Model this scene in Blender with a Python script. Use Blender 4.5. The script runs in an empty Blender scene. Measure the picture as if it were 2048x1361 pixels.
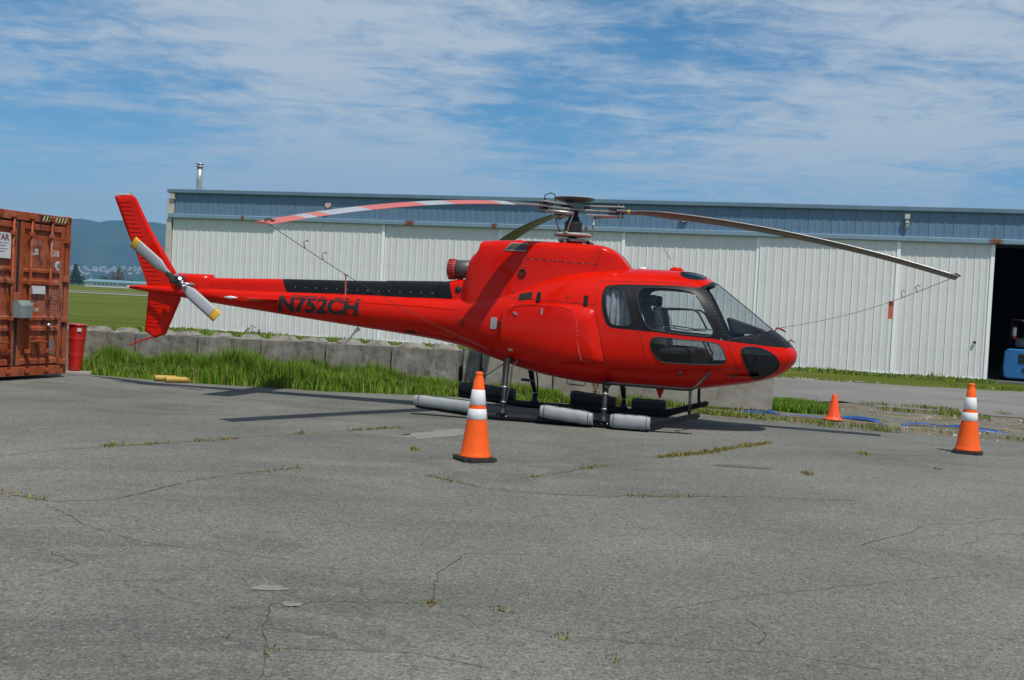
import bpy, bmesh, math, random
import numpy as np
from mathutils import Vector, Matrix
from mathutils.geometry import delaunay_2d_cdt
random.seed(7); rng=np.random.default_rng(11)
R=math.radians; PI=math.pi
sc=bpy.context.scene; COL=sc.collection
# ------------------------------------------------------------------ camera
cd=bpy.data.cameras.new('camera'); cam=bpy.data.objects.new('camera',cd); COL.objects.link(cam)
cd.sensor_width=36; cd.lens=2300/2048*36; cd.clip_start=.1; cd.clip_end=40000
_p,_r=R(1.7),R(3.0)
_f=Vector((0,math.cos(_p),-math.sin(_p))); _u=Vector((0,math.sin(_p),math.cos(_p))); _x=Vector((1,0,0))
_rt=math.cos(_r)*_x+math.sin(_r)*_u; _up=-math.sin(_r)*_x+math.cos(_r)*_u
cam.matrix_world=Matrix(((_rt.x,_up.x,-_f.x,0),(_rt.y,_up.y,-_f.y,0),(_rt.z,_up.z,-_f.z,1.6),(0,0,0,1)))
sc.camera=cam
# ------------------------------------------------------------------ sky, sun, exposure
SUN=Vector((.60,-1.07,2.4)).normalized()
w=bpy.data.worlds.new('World'); sc.world=w; w.use_nodes=True
nt=w.node_tree; N=nt.nodes; N.clear()
def wn(t,**k):
    n=N.new(t)
    for a,b in k.items(): setattr(n,a,b)
    return n
def wl(a,b): nt.links.new(a,b)
out=wn('ShaderNodeOutputWorld'); bg=wn('ShaderNodeBackground'); bg.inputs['Strength'].default_value=.078
sky=wn('ShaderNodeTexSky',sky_type='NISHITA',sun_disc=False)
sky.sun_elevation=math.asin(SUN.z); sky.sun_rotation=math.atan2(SUN.x,SUN.y)
sky.air_density=.8; sky.dust_density=0; sky.ozone_density=6
tc=wn('ShaderNodeTexCoord'); sep=wn('ShaderNodeSeparateXYZ'); wl(tc.outputs['Generated'],sep.inputs[0])
def wm(op,a,b=None,c=None,clamp=False):
    n=wn('ShaderNodeMath',operation=op); n.use_clamp=clamp
    for i,v in enumerate((a,b,c)):
        if v is None: continue
        if isinstance(v,(int,float)): n.inputs[i].default_value=v
        else: wl(v,n.inputs[i])
    return n.outputs[0]
zz=wm('ADD',wm('MAXIMUM',sep.outputs['Z'],0.0),.10)
cmb=wn('ShaderNodeCombineXYZ'); wl(wm('DIVIDE',sep.outputs['X'],zz),cmb.inputs[0]); wl(wm('DIVIDE',sep.outputs['Y'],zz),cmb.inputs[1])
def wnoise(scale,detail,rough,loc,sx=1,sy=1,dist=0):
    mp=wn('ShaderNodeMapping'); wl(cmb.outputs[0],mp.inputs[0]); mp.inputs['Location'].default_value=(*loc,0); mp.inputs['Scale'].default_value=(sx,sy,1)
    n=wn('ShaderNodeTexNoise'); wl(mp.outputs[0],n.inputs['Vector']); n.inputs['Scale'].default_value=scale; n.inputs['Detail'].default_value=detail; n.inputs['Roughness'].default_value=rough; n.inputs['Distortion'].default_value=dist
    return n.outputs['Fac']
n1=wnoise(.62,3,.5,(6.477,3.017),1,.75,.3); n2=wnoise(2.1,8,.62,(1.3,4.2),.55,1.0,.5); n3=wnoise(8,8,.68,(9.2,2.2),.75,.95,.6); n4=wnoise(3.2,6,.6,(5.2,8.2),.22,1.0,.3)
cl=wm('ADD',wm('ADD',wm('MULTIPLY',n1,.75),wm('MULTIPLY',n2,.42)),wm('ADD',wm('MULTIPLY',n3,.42),wm('MULTIPLY',n4,.14)))
mr=wn('ShaderNodeMapRange',interpolation_type='SMOOTHSTEP'); wl(cl,mr.inputs[0]); mr.inputs[1].default_value=.71; mr.inputs[2].default_value=.97; mr.inputs[3].default_value=0; mr.inputs[4].default_value=.88
low=wn('ShaderNodeMapRange'); wl(sep.outputs['Z'],low.inputs[0]); low.inputs[1].default_value=.04; low.inputs[2].default_value=.16; low.inputs[3].default_value=.35; low.inputs[4].default_value=1
fac=wm('MULTIPLY',mr.outputs[0],low.outputs[0])
hs=wn('ShaderNodeHueSaturation'); hs.inputs['Saturation'].default_value=1.2; hs.inputs['Value'].default_value=1.14; hs.inputs['Hue'].default_value=.488; wl(sky.outputs[0],hs.inputs['Color'])
mx=wn('ShaderNodeMix',data_type='RGBA'); wl(fac,mx.inputs['Factor']); wl(hs.outputs[0],mx.inputs[6]); mx.inputs[7].default_value=(6.2,6.9,7.6,1)
wl(mx.outputs[2],bg.inputs['Color']); wl(bg.outputs[0],out.inputs['Surface'])
sd=bpy.data.lights.new('sun','SUN'); sd.energy=3.7; sd.angle=R(.53); sd.color=(1,.94,.85)
so=bpy.data.objects.new('sun',sd); COL.objects.link(so); so.rotation_euler=SUN.to_track_quat('Z','Y').to_euler(); so.location=(10,-20,40)
sc.view_settings.view_transform='Standard'; sc.view_settings.look='None'; sc.view_settings.exposure=0.2; sc.view_settings.gamma=1; sc.view_settings.use_curve_mapping=False
sc.cycles.max_bounces=8; sc.cycles.transparent_max_bounces=16; sc.cycles.volume_bounces=0
# ------------------------------------------------------------------ helpers
def mat(name,color=(.5,.5,.5),rough=.5,metal=0,coat=0,spec=.5,build=None):
    m=bpy.data.materials.new(name); m.use_nodes=True; b=m.node_tree.nodes['Principled BSDF']
    b.inputs['Base Color'].default_value=(*color,1); b.inputs['Roughness'].default_value=rough; b.inputs['Metallic'].default_value=metal
    b.inputs['Coat Weight'].default_value=coat; b.inputs['Coat Roughness'].default_value=.06; b.inputs['Specular IOR Level'].default_value=spec
    if build: build(NT(m),b)
    return m
class NT:
    def __init__(s,m): s.t=m.node_tree; s.m=m; s.tc=None
    def new(s,t,**k):
        n=s.t.nodes.new(t)
        for a,b in k.items(): setattr(n,a,b)
        return n
    def link(s,a,b): s.t.links.new(a,b)
    def co(s,kind='Object'):
        if not s.tc: s.tc=s.new('ShaderNodeTexCoord')
        return s.tc.outputs[kind]
    def noise(s,scale,detail=4,rough=.55,sc3=(1,1,1),kind='Object',dist=0,loc=(0,0,0)):
        mp=s.new('ShaderNodeMapping'); s.link(s.co(kind),mp.inputs[0]); mp.inputs['Scale'].default_value=sc3; mp.inputs['Location'].default_value=loc
        n=s.new('ShaderNodeTexNoise'); s.link(mp.outputs[0],n.inputs['Vector'])
        n.inputs['Scale'].default_value=scale; n.inputs['Detail'].default_value=detail; n.inputs['Roughness'].default_value=rough; n.inputs['Distortion'].default_value=dist
        return n.outputs['Fac']
    def voro(s,scale,feature='F1',sc3=(1,1,1),kind='Object'):
        mp=s.new('ShaderNodeMapping'); s.link(s.co(kind),mp.inputs[0]); mp.inputs['Scale'].default_value=sc3
        n=s.new('ShaderNodeTexVoronoi',feature=feature); s.link(mp.outputs[0],n.inputs['Vector']); n.inputs['Scale'].default_value=scale
        return n
    def rng(s,v,a,b,c=0,d=1,smooth=False):
        n=s.new('ShaderNodeMapRange'); n.interpolation_type='SMOOTHSTEP' if smooth else 'LINEAR'
        s.link(v,n.inputs[0])
        for i,q in enumerate((a,b,c,d)): n.inputs[i+1].default_value=q
        return n.outputs[0]
    def math(s,op,a,b=None,clamp=False):
        n=s.new('ShaderNodeMath',operation=op); n.use_clamp=clamp
        for i,v in enumerate((a,b)):
            if v is None: continue
            if isinstance(v,(int,float)): n.inputs[i].default_value=v
            else: s.link(v,n.inputs[i])
        return n.outputs[0]
    def mix(s,f,a,b,blend='MIX'):
        n=s.new('ShaderNodeMix',data_type='RGBA',blend_type=blend)
        for i,v in ((0,f),(6,a),(7,b)):
            if isinstance(v,(int,float)): n.inputs[i].default_value=v
            elif isinstance(v,tuple): n.inputs[i].default_value=(*v,1) if len(v)==3 else v
            else: s.link(v,n.inputs[i])
        return n.outputs[2]
    def bump(s,h,b,strength=.3,dist=.01):
        n=s.new('ShaderNodeBump'); n.inputs['Strength'].default_value=strength; n.inputs['Distance'].default_value=dist
        s.link(h,n.inputs['Height']); s.link(n.outputs[0],b.inputs['Normal'])
def grime(c1,c2,scale=3,lo=.45,hi=.75,rough=None,bump=0,sc3=(1,1,1),fine=40):
    def f(t,b):
        n=t.rng(t.noise(scale,6,.6,sc3),lo,hi,0,1,True); c=t.mix(n,c1,c2)
        n2=t.noise(fine,3,.6); c=t.mix(t.rng(n2,.3,.7,0,.25),c,tuple(x*.7 for x in c1))
        t.link(c,b.inputs['Base Color'])
        if rough: t.link(t.rng(n,0,1,rough[0],rough[1]),b.inputs['Roughness'])
        if bump: t.bump(n2,b,bump,.01)
    return f
def tag(o,label=None,cat=None,group=None,kind=None):
    for k,v in (('label',label),('category',cat),('group',group),('kind',kind)):
        if v: o[k]=v
    return o
def empty(name,loc=(0,0,0),rz=0,parent=None):
    o=bpy.data.objects.new(name,None); COL.objects.link(o); o.location=loc; o.rotation_euler=(0,0,rz); o.empty_display_size=.2
    if parent: o.parent=parent
    return o
def link(name,me,parent=None,m=None):
    o=bpy.data.objects.new(name,me); COL.objects.link(o)
    if parent: o.parent=parent
    if m: me.materials.append(m)
    return o
class MB:
    def __init__(s): s.v=[]; s.f=[]; s.mi=[]; s.sm=[]
    def add(s,vs,fs,mi=0,sm=False,M=None):
        k=len(s.v)
        for q in vs:
            q=Vector(q); s.v.append(tuple(M@q if M else q))
        for f in fs: s.f.append(tuple(i+k for i in f)); s.mi.append(mi); s.sm.append(sm)
        return s
    def box(s,x0,x1,y0,y1,z0,z1,mi=0,M=None):
        vs=[(x,y,z) for z in (z0,z1) for y in (y0,y1) for x in (x0,x1)]
        return s.add(vs,[(0,2,3,1),(4,5,7,6),(0,1,5,4),(2,6,7,3),(0,4,6,2),(1,3,7,5)],mi,False,M)
    def lathe(s,prof,n=24,M=None,mi=0,sm=True,cap=True):   # prof: (r,z)
        vs=[];fs=[]
        for r,z in prof:
            for i in range(n): a=2*PI*i/n; vs.append((r*math.cos(a),r*math.sin(a),z))
        for j in range(len(prof)-1):
            for i in range(n):
                i2=(i+1)%n; fs.append((j*n+i,j*n+i2,(j+1)*n+i2,(j+1)*n+i))
        s.add(vs,fs,mi,sm,M)
        if cap:
            k=len(s.v)-len(vs)
            s.f.append(tuple(k+i for i in range(n))[::-1]); s.mi.append(mi); s.sm.append(False)
            s.f.append(tuple(k+(len(prof)-1)*n+i for i in range(n))); s.mi.append(mi); s.sm.append(False)
        return s
    def tube(s,pts,rad,n=10,mi=0,M=None,cap=True):
        P=[Vector(p) for p in pts]; m=len(P); rad=rad if isinstance(rad,(list,tuple)) else [rad]*m
        vs=[];fs=[]; ref=None
        for i,p in enumerate(P):
            t=(P[min(i+1,m-1)]-P[max(i-1,0)]).normalized()
            if ref is None: ref=Vector((0,0,1)) if abs(t.z)<.9 else Vector((1,0,0))
            a=(ref-t*ref.dot(t)).normalized(); ref=a; b=t.cross(a)
            for k in range(n):
                an=2*PI*k/n; vs.append(p+(a*math.cos(an)+b*math.sin(an))*rad[i])
        for i in range(m-1):
            for k in range(n):
                k2=(k+1)%n; fs.append((i*n+k,i*n+k2,(i+1)*n+k2,(i+1)*n+k))
        if cap: fs.append(tuple(range(n))[::-1]); fs.append(tuple((m-1)*n+k for k in range(n)))
        return s.add(vs,fs,mi,True,M)
    def cyl(s,a,b,r,n=16,mi=0,M=None): return s.tube([a,b],r,n,mi,M)
    def prism(s,poly,t0,t1,plane='xz',mi=0,M=None):
        def mk(a,b,t): return (a,t,b) if plane=='xz' else ((a,b,t) if plane=='xy' else (t,a,b))
        n=len(poly); vs=[mk(a,b,t0) for a,b in poly]+[mk(a,b,t1) for a,b in poly]
        fs=[tuple(range(n)),tuple(range(n,2*n))[::-1]]+[(i,i+n,(i+1)%n+n,(i+1)%n) for i in range(n)]
        return s.add(vs,fs,mi,False,M)
    def grid(s,rows,mi=0,sm=True,closed=False):
        k=len(rows[0]); vs=[p for r in rows for p in r]; fs=[]
        for i in range(len(rows)-1):
            for j in range(k if closed else k-1):
                j2=(j+1)%k; fs.append((i*k+j,i*k+j2,(i+1)*k+j2,(i+1)*k+j))
        return s.add(vs,fs,mi,sm)
    def mesh(s,name,mats=()):
        me=bpy.data.meshes.new(name); me.from_pydata(s.v,[],s.f)
        me.polygons.foreach_set('material_index',s.mi); me.polygons.foreach_set('use_smooth',s.sm)
        for m in (mats if isinstance(mats,(list,tuple)) else [mats]): me.materials.append(m)
        bm=bmesh.new(); bm.from_mesh(me); bmesh.ops.recalc_face_normals(bm,faces=bm.faces); bm.to_mesh(me); bm.free()
        me.update(); return me
    def build(s,name,mats,parent=None,bevel=0,seg=2,loc=None,rot=None):
        o=link(name,s.mesh(name,mats),parent)
        if loc: o.location=loc
        if rot: o.rotation_euler=rot
        if bevel:
            b=o.modifiers.new('bevel','BEVEL'); b.width=bevel; b.segments=seg; b.limit_method='ANGLE'; b.angle_limit=R(40); b.harden_normals=False
        return o
def raw_mesh(name,verts,faces,m=None,smooth=False,color=None):   # numpy, fast (triangles)
    me=bpy.data.meshes.new(name); nv=len(verts); nf=len(faces); k=faces.shape[1]
    me.vertices.add(nv); me.vertices.foreach_set('co',np.asarray(verts,np.float32).ravel())
    me.loops.add(nf*k); me.loops.foreach_set('vertex_index',np.asarray(faces,np.int32).ravel())
    me.polygons.add(nf); me.polygons.foreach_set('loop_start',np.arange(0,nf*k,k,dtype=np.int32))
    me.update(calc_edges=True)
    if smooth: me.polygons.foreach_set('use_smooth',np.ones(nf,bool))
    if color is not None:
        ca=me.color_attributes.new('col','FLOAT_COLOR','POINT'); ca.data.foreach_set('color',np.asarray(color,np.float32).ravel())
    if m: me.materials.append(m)
    return me
def text_mesh(s,size,bold=0.0,xs=1.0,shear=0.0):
    cu=bpy.data.curves.new('lettering','FONT'); cu.body=s; cu.size=size; cu.offset=bold; cu.resolution_u=3; cu.shear=shear
    o=bpy.data.objects.new('lettering',cu); COL.objects.link(o); dg=bpy.context.evaluated_depsgraph_get(); dg.update()
    me=bpy.data.meshes.new_from_object(o.evaluated_get(dg)); bpy.data.objects.remove(o); bpy.data.curves.remove(cu)
    for v in me.vertices: v.co.x*=xs
    return me
def copy_tree(o,parent=None):
    c=o.copy(); COL.objects.link(c); c.parent=parent
    for ch in o.children: copy_tree(ch,c)
    return c
def rot_to(d):   # matrix turning +Z to direction d
    return Vector(d).to_track_quat('Z','Y').to_matrix().to_4x4()
# ---- fuselage surface functions and traced panel outlines (station, angle)
# ---- fuselage surface: stations (distance aft of the nose in metres) ----
def _tab(t):
    a=np.array(t,float); return a[:,0],a[:,1]
def pchip(xs,ys,x):
    x=np.clip(np.asarray(x,float),xs[0],xs[-1]); h=np.diff(xs); d=np.diff(ys)/h
    m=np.zeros_like(ys); m[0]=d[0]; m[-1]=d[-1]
    for i in range(1,len(xs)-1):
        if d[i-1]*d[i]>0:
            w1=2*h[i]+h[i-1]; w2=h[i]+2*h[i-1]; m[i]=(w1+w2)/(w1/d[i-1]+w2/d[i])
    i=np.clip(np.searchsorted(xs,x)-1,0,len(xs)-2); t=(x-xs[i])/h[i]
    return ((1+2*t)*(1-t)**2*ys[i]+t*(1-t)**2*h[i]*m[i]+t*t*(3-2*t)*ys[i+1]+t*t*(t-1)*h[i]*m[i+1])
TOP=_tab([(0,1.115),(.012,1.16),(.04,1.205),(.13,1.297),(.25,1.393),(.35,1.452),(.6,1.64),(.9,1.865),(1.19,2.077),(1.31,2.145),(1.47,2.2),(1.69,2.228),(1.88,2.232),(2.4,2.225),(2.83,2.21),(3.2,2.17),(3.6,2.08),(4.0,1.97),(4.4,1.86),(4.8,1.755),(5.05,1.71),(5.3,1.70),(6.57,1.692),(7.73,1.668),(8.6,1.655),(9.7,1.645),(10.4,1.617),(10.46,1.606)])
BOT=_tab([(0,1.085),(.012,1.03),(.05,.965),(.2,.835),(.45,.727),(.86,.638),(1.44,.55),(2.12,.522),(2.67,.53),(3.22,.565),(3.76,.652),(4.13,.742),(4.5,.848),(4.96,.972),(5.3,1.03),(5.65,1.07),(6.6,1.161),(7.98,1.297),(9.18,1.418),(9.65,1.472),(10.4,1.548),(10.46,1.56)])
WID=_tab([(0,.03),(.012,.13),(.04,.225),(.13,.37),(.255,.48),(.4,.565),(.6,.655),(.9,.76),(1.2,.84),(1.6,.90),(2.1,.93),(2.9,.93),(3.3,.895),(3.7,.82),(4.1,.71),(4.5,.58),(4.9,.45),(5.2,.375),(5.6,.325),(6.6,.272),(8,.205),(9.2,.145),(9.7,.12),(10.4,.062),(10.46,.04)])
MID=_tab([(0,1.1),(.3,1.1),(.8,1.1),(1.5,1.12),(2.5,1.15),(3.2,1.18),(4.0,1.24),(4.6,1.30),(5.2,1.365),(6.6,1.425),(8,1.482),(9.2,1.532),(10.46,1.583)])
EXP=_tab([(0,2.0),(.3,2.1),(.9,2.35),(1.5,2.6),(2.9,2.6),(3.6,2.5),(4.4,2.25),(5.2,2.05),(10.46,2.0)])
def sec(s): return [pchip(*T,s) for T in (TOP,BOT,WID,MID,EXP)]
def body(s,th):
    zt,zb,w,zm,n=sec(s); c=np.cos(th); sn=np.sin(th)
    y=-w*np.abs(c)**(2/n); h=np.where(sn>0,zt-zm,zm-zb)
    z=zm+np.sign(sn)*h*np.abs(sn)**(2/n)
    return np.stack([-np.asarray(s,float)*np.ones_like(y),y,z],-1)
def body_n(s,th):
    e=1e-3; s=np.asarray(s,float); th=np.clip(np.asarray(th,float),-math.pi/2+2e-3,math.pi/2-2e-3)
    s=np.clip(s,2e-3,10.458)
    a=body(s+e,th)-body(s-e,th); b=body(s,th+e)-body(s,th-e)
    n=np.cross(b,a); n/=np.linalg.norm(n,axis=-1,keepdims=True)+1e-12
    return n
POLY={'rear_window': [(2.6495, 0.5906), (2.6331, 0.6825), (2.5806, 0.723), (2.4883, 0.7281), (2.4299, 0.6578), (2.3778, 0.5421), (2.3213, 0.365), (2.263, 0.2166), (2.2666, 0.1741), (2.3542, 0.1511), (2.4973, 0.1545), (2.561, 0.1813), (2.6109, 0.2872), (2.6403, 0.4433)], 'door_window': [(2.2127, 0.5774), (2.1959, 0.6724), (2.1404, 0.7348), (2.0405, 0.7571), (1.7974, 0.7545), (1.5952, 0.7458), (1.4732, 0.7296), (1.389, 0.6782), (1.3314, 0.5698), (1.2403, 0.4076), (1.1612, 0.2675), (1.1476, 0.2111), (1.1741, 0.1598), (1.2519, 0.1344), (1.449, 0.1181), (1.6476, 0.1197), (1.9479, 0.1313), (2.0303, 0.1558), (2.0852, 0.21), (2.1444, 0.3158), (2.1911, 0.448)], 'lower_window': [(1.9876, 0.0195), (1.9711, 0.0533), (1.9125, 0.07), (1.793, 0.0737), (1.4939, 0.0636), (1.1495, 0.091), (1.06, 0.0833), (1.0078, 0.0401), (0.9577, -0.0661), (0.9546, -0.1731), (0.9966, -0.251), (1.1332, -0.254), (1.3295, -0.2393), (1.5267, -0.2387), (1.8052, -0.2412), (1.8766, -0.1783), (1.9405, -0.0649), (1.9793, -0.0029)], 'window_surround': [(2.7028, 0.4514), (2.7046, 0.5746), (2.6904, 0.6873), (2.6516, 0.7592), (2.5155, 0.791), (2.3827, 0.8025), (2.1678, 0.8081), (1.803, 0.8232), (1.6017, 0.833), (1.4716, 0.8513), (1.4025, 0.8796), (1.3515, 0.8782), (1.2235, 0.6214), (1.0789, 0.4), (0.9656, 0.1599), (1.0344, 0.1492), (1.2508, 0.1198), (1.4481, 0.1071), (1.7466, 0.1135), (1.8966, 0.1171), (2.1484, 0.1184), (2.4538, 0.1233), (2.546, 0.1255), (2.6105, 0.1616), (2.6536, 0.2467), (2.6808, 0.3227)], '_ws': [(1.3167, 0.9296), (1.2294, 1.1268), (1.1724, 1.4856)], '_wb': [(0.361, 1.285), (0.4237, 0.8716), (0.5791, 0.5065), (0.718, 0.3361), (0.9034, 0.2048), (0.9602, 0.2272), (1.059, 0.4234), (1.1693, 0.6529), (1.2625, 0.8464)], '_wso': [(1.373, 0.9147), (1.2772, 1.0911), (1.1787, 1.5708)], '_nose': [(0.9802, 0.1561), (0.7915, 0.1879), (0.634, 0.2198), (0.4445, 0.2862), (0.3174, 0.3466), (0.157, 0.4982), (0.0362, 1.1519)], '_wsl': [(1.0391, 0.3542), (1.1281, 0.5032), (1.2554, 0.7296)], 'chin_window': [(0.7689, 0.0416), (0.7405, 0.1076), (0.6635, 0.1596), (0.5059, 0.1932), (0.3607, 0.1109), (0.2692, -0.0957), (0.2404, -0.3891), (0.2667, -0.7049), (0.3894, -0.9005), (0.5458, -1.046), (0.6019, -0.9079), (0.6445, -0.5814), (0.7141, -0.1913)], 'skylight': [(1.6855, 1.2766), (1.594, 1.3762), (1.4394, 1.5369), (1.2996, 1.4765), (1.3337, 1.2071), (1.4404, 1.0692), (1.5704, 1.0599), (1.6482, 1.1158)], 'baggage': [(4.1186, 0.4826), (3.9006, 0.4906), (3.4694, 0.4251), (2.8069, 0.3838), (2.7377, 0.1579), (2.6549, -0.0202), (2.5988, -0.4288), (2.914, -0.4497), (3.4307, -0.529), (3.9881, -0.748), (4.1283, -0.6255), (4.1799, -0.14), (4.1849, 0.1712)]}
SEAM={'door_front': [(0.9655, 0.1577), (0.8429, -0.1548), (0.7452, -0.8333)], 'door_mid': [(2.3887, 0.8604), (2.3228, 0.6096), (2.2252, 0.3109), (2.1578, 0.1105), (2.1009, 0.0411), (2.0275, -0.1652), (1.984, -0.4137)], 'door_top': [(2.7719, 0.8598), (2.3897, 0.8696), (2.0107, 0.8778), (1.7067, 0.8835), (1.504, 0.8811), (1.3614, 0.8745)], 'door_bottom': [(2.5607, -0.4834), (2.1996, -0.4472), (1.9885, -0.4228), (1.3984, -0.3921), (0.788, -0.392)], 'rear_seam': [(2.7934, 0.3931), (2.7856, 0.5663), (2.7819, 0.8361), (2.7525, 1.1384), (2.748, 1.4921)], 'cabin_rear': [(2.7934, 0.3931), (2.7416, 0.1777), (2.6484, -0.0269), (2.5607, -0.4834)], 'cowl_seam': [(4.6744, 1.469), (4.4677, 0.9208), (4.0294, 0.6659), (3.6911, 0.5343), (3.1273, 0.4222), (2.8008, 0.4071)], 'locker': [(4.0218, 0.221), (3.9947, 0.3365), (3.8952, 0.4381), (3.4653, 0.3838), (3.1178, 0.3226), (3.0445, 0.2581), (2.9958, 0.0806), (2.8956, -0.2849)], 'groove': [(7.8071, 0.493), (7.0795, 0.4828), (6.3071, 0.429), (5.5544, 0.4586), (4.9028, 0.414)], 'body_join': [(4.9128, 0.8658), (4.8814, 0.0659), (4.9144, -1.037)]}
SPOT={'port1': (4.9023, 1.4619), 'port2': (4.803, -0.0196), 'port3': (3.1913, 0.5199), 'intake': (3.8233, 0.6406), 'latch1': (3.6123, 0.5748), 'latch2': (2.9181, 0.4631), 'plate': (4.273, 0.0814), 'sq': (4.1395, 0.0698), 'lock1': (3.9111, 0.2612), 'lock2': (3.5159, 0.2854), 'lock3': (3.9636, -0.3924), 'hing1': (4.0442, 0.8651), 'hing2': (4.583, 1.1953), 'b1': (3.6523, -1.3772), 'h1': (1.5601, -0.5073), 'h2': (0.8496, -0.6599), 'dark': (5.6576, -0.9389), 'tie': (4.3037, -0.7301), 'rv1': (1.8188, 0.169), 'rv2': (1.04, 0.1531), 'ventc': (3.8706, 1.4369)}
# ------------------------------------------------------------------ materials of the setting
def _asph(t,b):
    n=t.rng(t.noise(.35,5,.6),.35,.68,0,1,True); c=t.mix(n,(.136,.140,.123),(.184,.187,.165))
    n2=t.math('MULTIPLY',t.rng(t.noise(1.15,8,.70,(.5,1.0,1),dist=.6),.42,.60,0,.52,True),t.rng(t.noise(.20,3,.5,(.7,1,1),loc=(1.5,2.5,0)),.38,.58,.2,1,True)); c=t.mix(n2,c,(.074,.074,.068))
    n5=t.rng(t.noise(.22,3,.5,(.5,1.2,1),loc=(4,1,0)),.52,.70,0,.40,True); c=t.mix(n5,c,(.215,.208,.184))
    v=t.voro(105); g=t.new('ShaderNodeSeparateColor'); t.link(v.outputs['Color'],g.inputs[0])
    c=t.mix(.9,c,t.mix(t.rng(g.outputs[0],0,1),(.29,.29,.29),(.72,.72,.71)),'OVERLAY')
    v2=t.voro(60); g2=t.new('ShaderNodeSeparateColor'); t.link(v2.outputs['Color'],g2.inputs[0])
    c=t.mix(t.rng(g2.outputs[0],.86,.95,0,.28),c,(.34,.335,.315)); c=t.mix(t.rng(g2.outputs[1],.88,.96,0,.6),c,(.05,.05,.047))
    n4=t.noise(14,5,.7); c=t.mix(t.rng(n4,.40,.7,0,.35),c,(.085,.083,.075))
    wv=t.noise(3,4,.6); wvv=t.noise(1.1,3,.5); mp=t.new('ShaderNodeVectorMath',operation='ADD'); cb=t.new('ShaderNodeCombineXYZ'); t.link(t.math('MULTIPLY',wv,.5),cb.inputs[0]); t.link(t.math('MULTIPLY',wvv,1.1),cb.inputs[1]); t.link(t.co('Object'),mp.inputs[0]); t.link(cb.outputs[0],mp.inputs[1])
    ve=t.new('ShaderNodeTexVoronoi',feature='DISTANCE_TO_EDGE'); ve.inputs['Scale'].default_value=.55; t.link(mp.outputs[0],ve.inputs['Vector'])
    cr=t.math('MULTIPLY',t.rng(ve.outputs['Distance'],.0,.006,.55,0),t.rng(t.noise(.6,3,.5,loc=(7,7,0)),.45,.6,0,1)); c=t.mix(cr,c,(.06,.057,.047))
    t.link(c,b.inputs['Base Color'])
    h=t.math('ADD',t.math('MULTIPLY',v.outputs['Distance'],1.0),t.math('MULTIPLY',n4,.4)); t.bump(h,b,.6,.006)
ASPH=mat('asphalt',rough=.92,spec=.25,build=_asph)
def _road(t,b):
    n=t.rng(t.noise(.25,5,.6),.35,.68,0,1,True); c=t.mix(n,(.17,.166,.155),(.235,.23,.215))
    n2=t.rng(t.noise(.8,6,.65,(.3,1.5,1)),.5,.7,0,.5,True); c=t.mix(n2,c,(.12,.116,.105)); c=t.mix(t.rng(t.noise(60,3,.7),.3,.7,0,.5),c,(.13,.125,.12))
    t.link(c,b.inputs['Base Color'])
ROAD=mat('old_asphalt',rough=.93,spec=.2,build=_road)
def _dirt(t,b):
    n=t.rng(t.noise(1.3,7,.65),.38,.62,0,1,True); c=t.mix(n,(.15,.115,.075),(.23,.195,.145))
    c=t.mix(t.rng(t.noise(.6,5,.6,loc=(3,3,0)),.42,.56,0,.85,True),c,(.15,.15,.14)); c=t.mix(t.rng(t.noise(2.6,6,.7,loc=(8,2,0)),.5,.62,0,.8,True),c,(.085,.105,.03))
    v=t.voro(22); c=t.mix(t.rng(v.outputs['Distance'],.0,.3,.35,0),c,(.30,.28,.25)); t.link(c,b.inputs['Base Color']); t.bump(t.noise(18,5,.7),b,.8,.03)
DIRT=mat('gravelly_dirt',rough=.95,spec=.1,build=_dirt)
def _field(t,b):
    n=t.rng(t.noise(.035,5,.6,(.45,1.6,1)),.35,.66,0,1,True); c=t.mix(n,(.085,.125,.012),(.150,.160,.024))
    n2=t.rng(t.noise(.16,7,.75,(.4,1.5,1)),.44,.58,0,.85,True); c=t.mix(n2,c,(.075,.105,.012)); c=t.mix(t.rng(t.noise(6,5,.7),.35,.7,0,.45),c,(.07,.09,.011))
    n3=t.rng(t.noise(.09,6,.65,(.3,1.5,1),loc=(5,5,0)),.55,.68,0,.8,True); c=t.mix(n3,c,(.15,.135,.045)); t.link(c,b.inputs['Base Color']); t.bump(t.noise(9,5,.7),b,1,.08)
FIELD=mat('meadow',rough=.95,spec=.1,build=_field)
def _mount(t,b):
    n=t.rng(t.noise(.0035,7,.62),.35,.65,0,1,True); c=t.mix(n,(.020,.040,.020),(.048,.075,.028)); c=t.mix(t.rng(t.noise(.02,5,.7),.45,.7,0,.6),c,(.025,.04,.02)); t.link(c,b.inputs['Base Color'])
MOUNT=mat('forest_slope',rough=1,spec=0,build=_mount)
def _conc(t,b):
    n=t.rng(t.noise(2.2,7,.65),.35,.7,0,1,True); c=t.mix(n,(.23,.22,.19),(.38,.365,.33))
    st=t.rng(t.noise(3,9,.78,(1.6,1.6,.7),kind='Object'),.46,.62,0,.85,True); c=t.mix(st,c,(.085,.082,.075))
    c=t.mix(t.rng(t.noise(45,4,.7),.4,.7,0,.4),c,(.10,.095,.085)); t.link(c,b.inputs['Base Color']); t.bump(t.math('ADD',t.noise(30,5,.7),t.noise(6,5,.7)),b,.5,.015)
CONC=mat('weathered_concrete',rough=.92,spec=.2,build=_conc)
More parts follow.
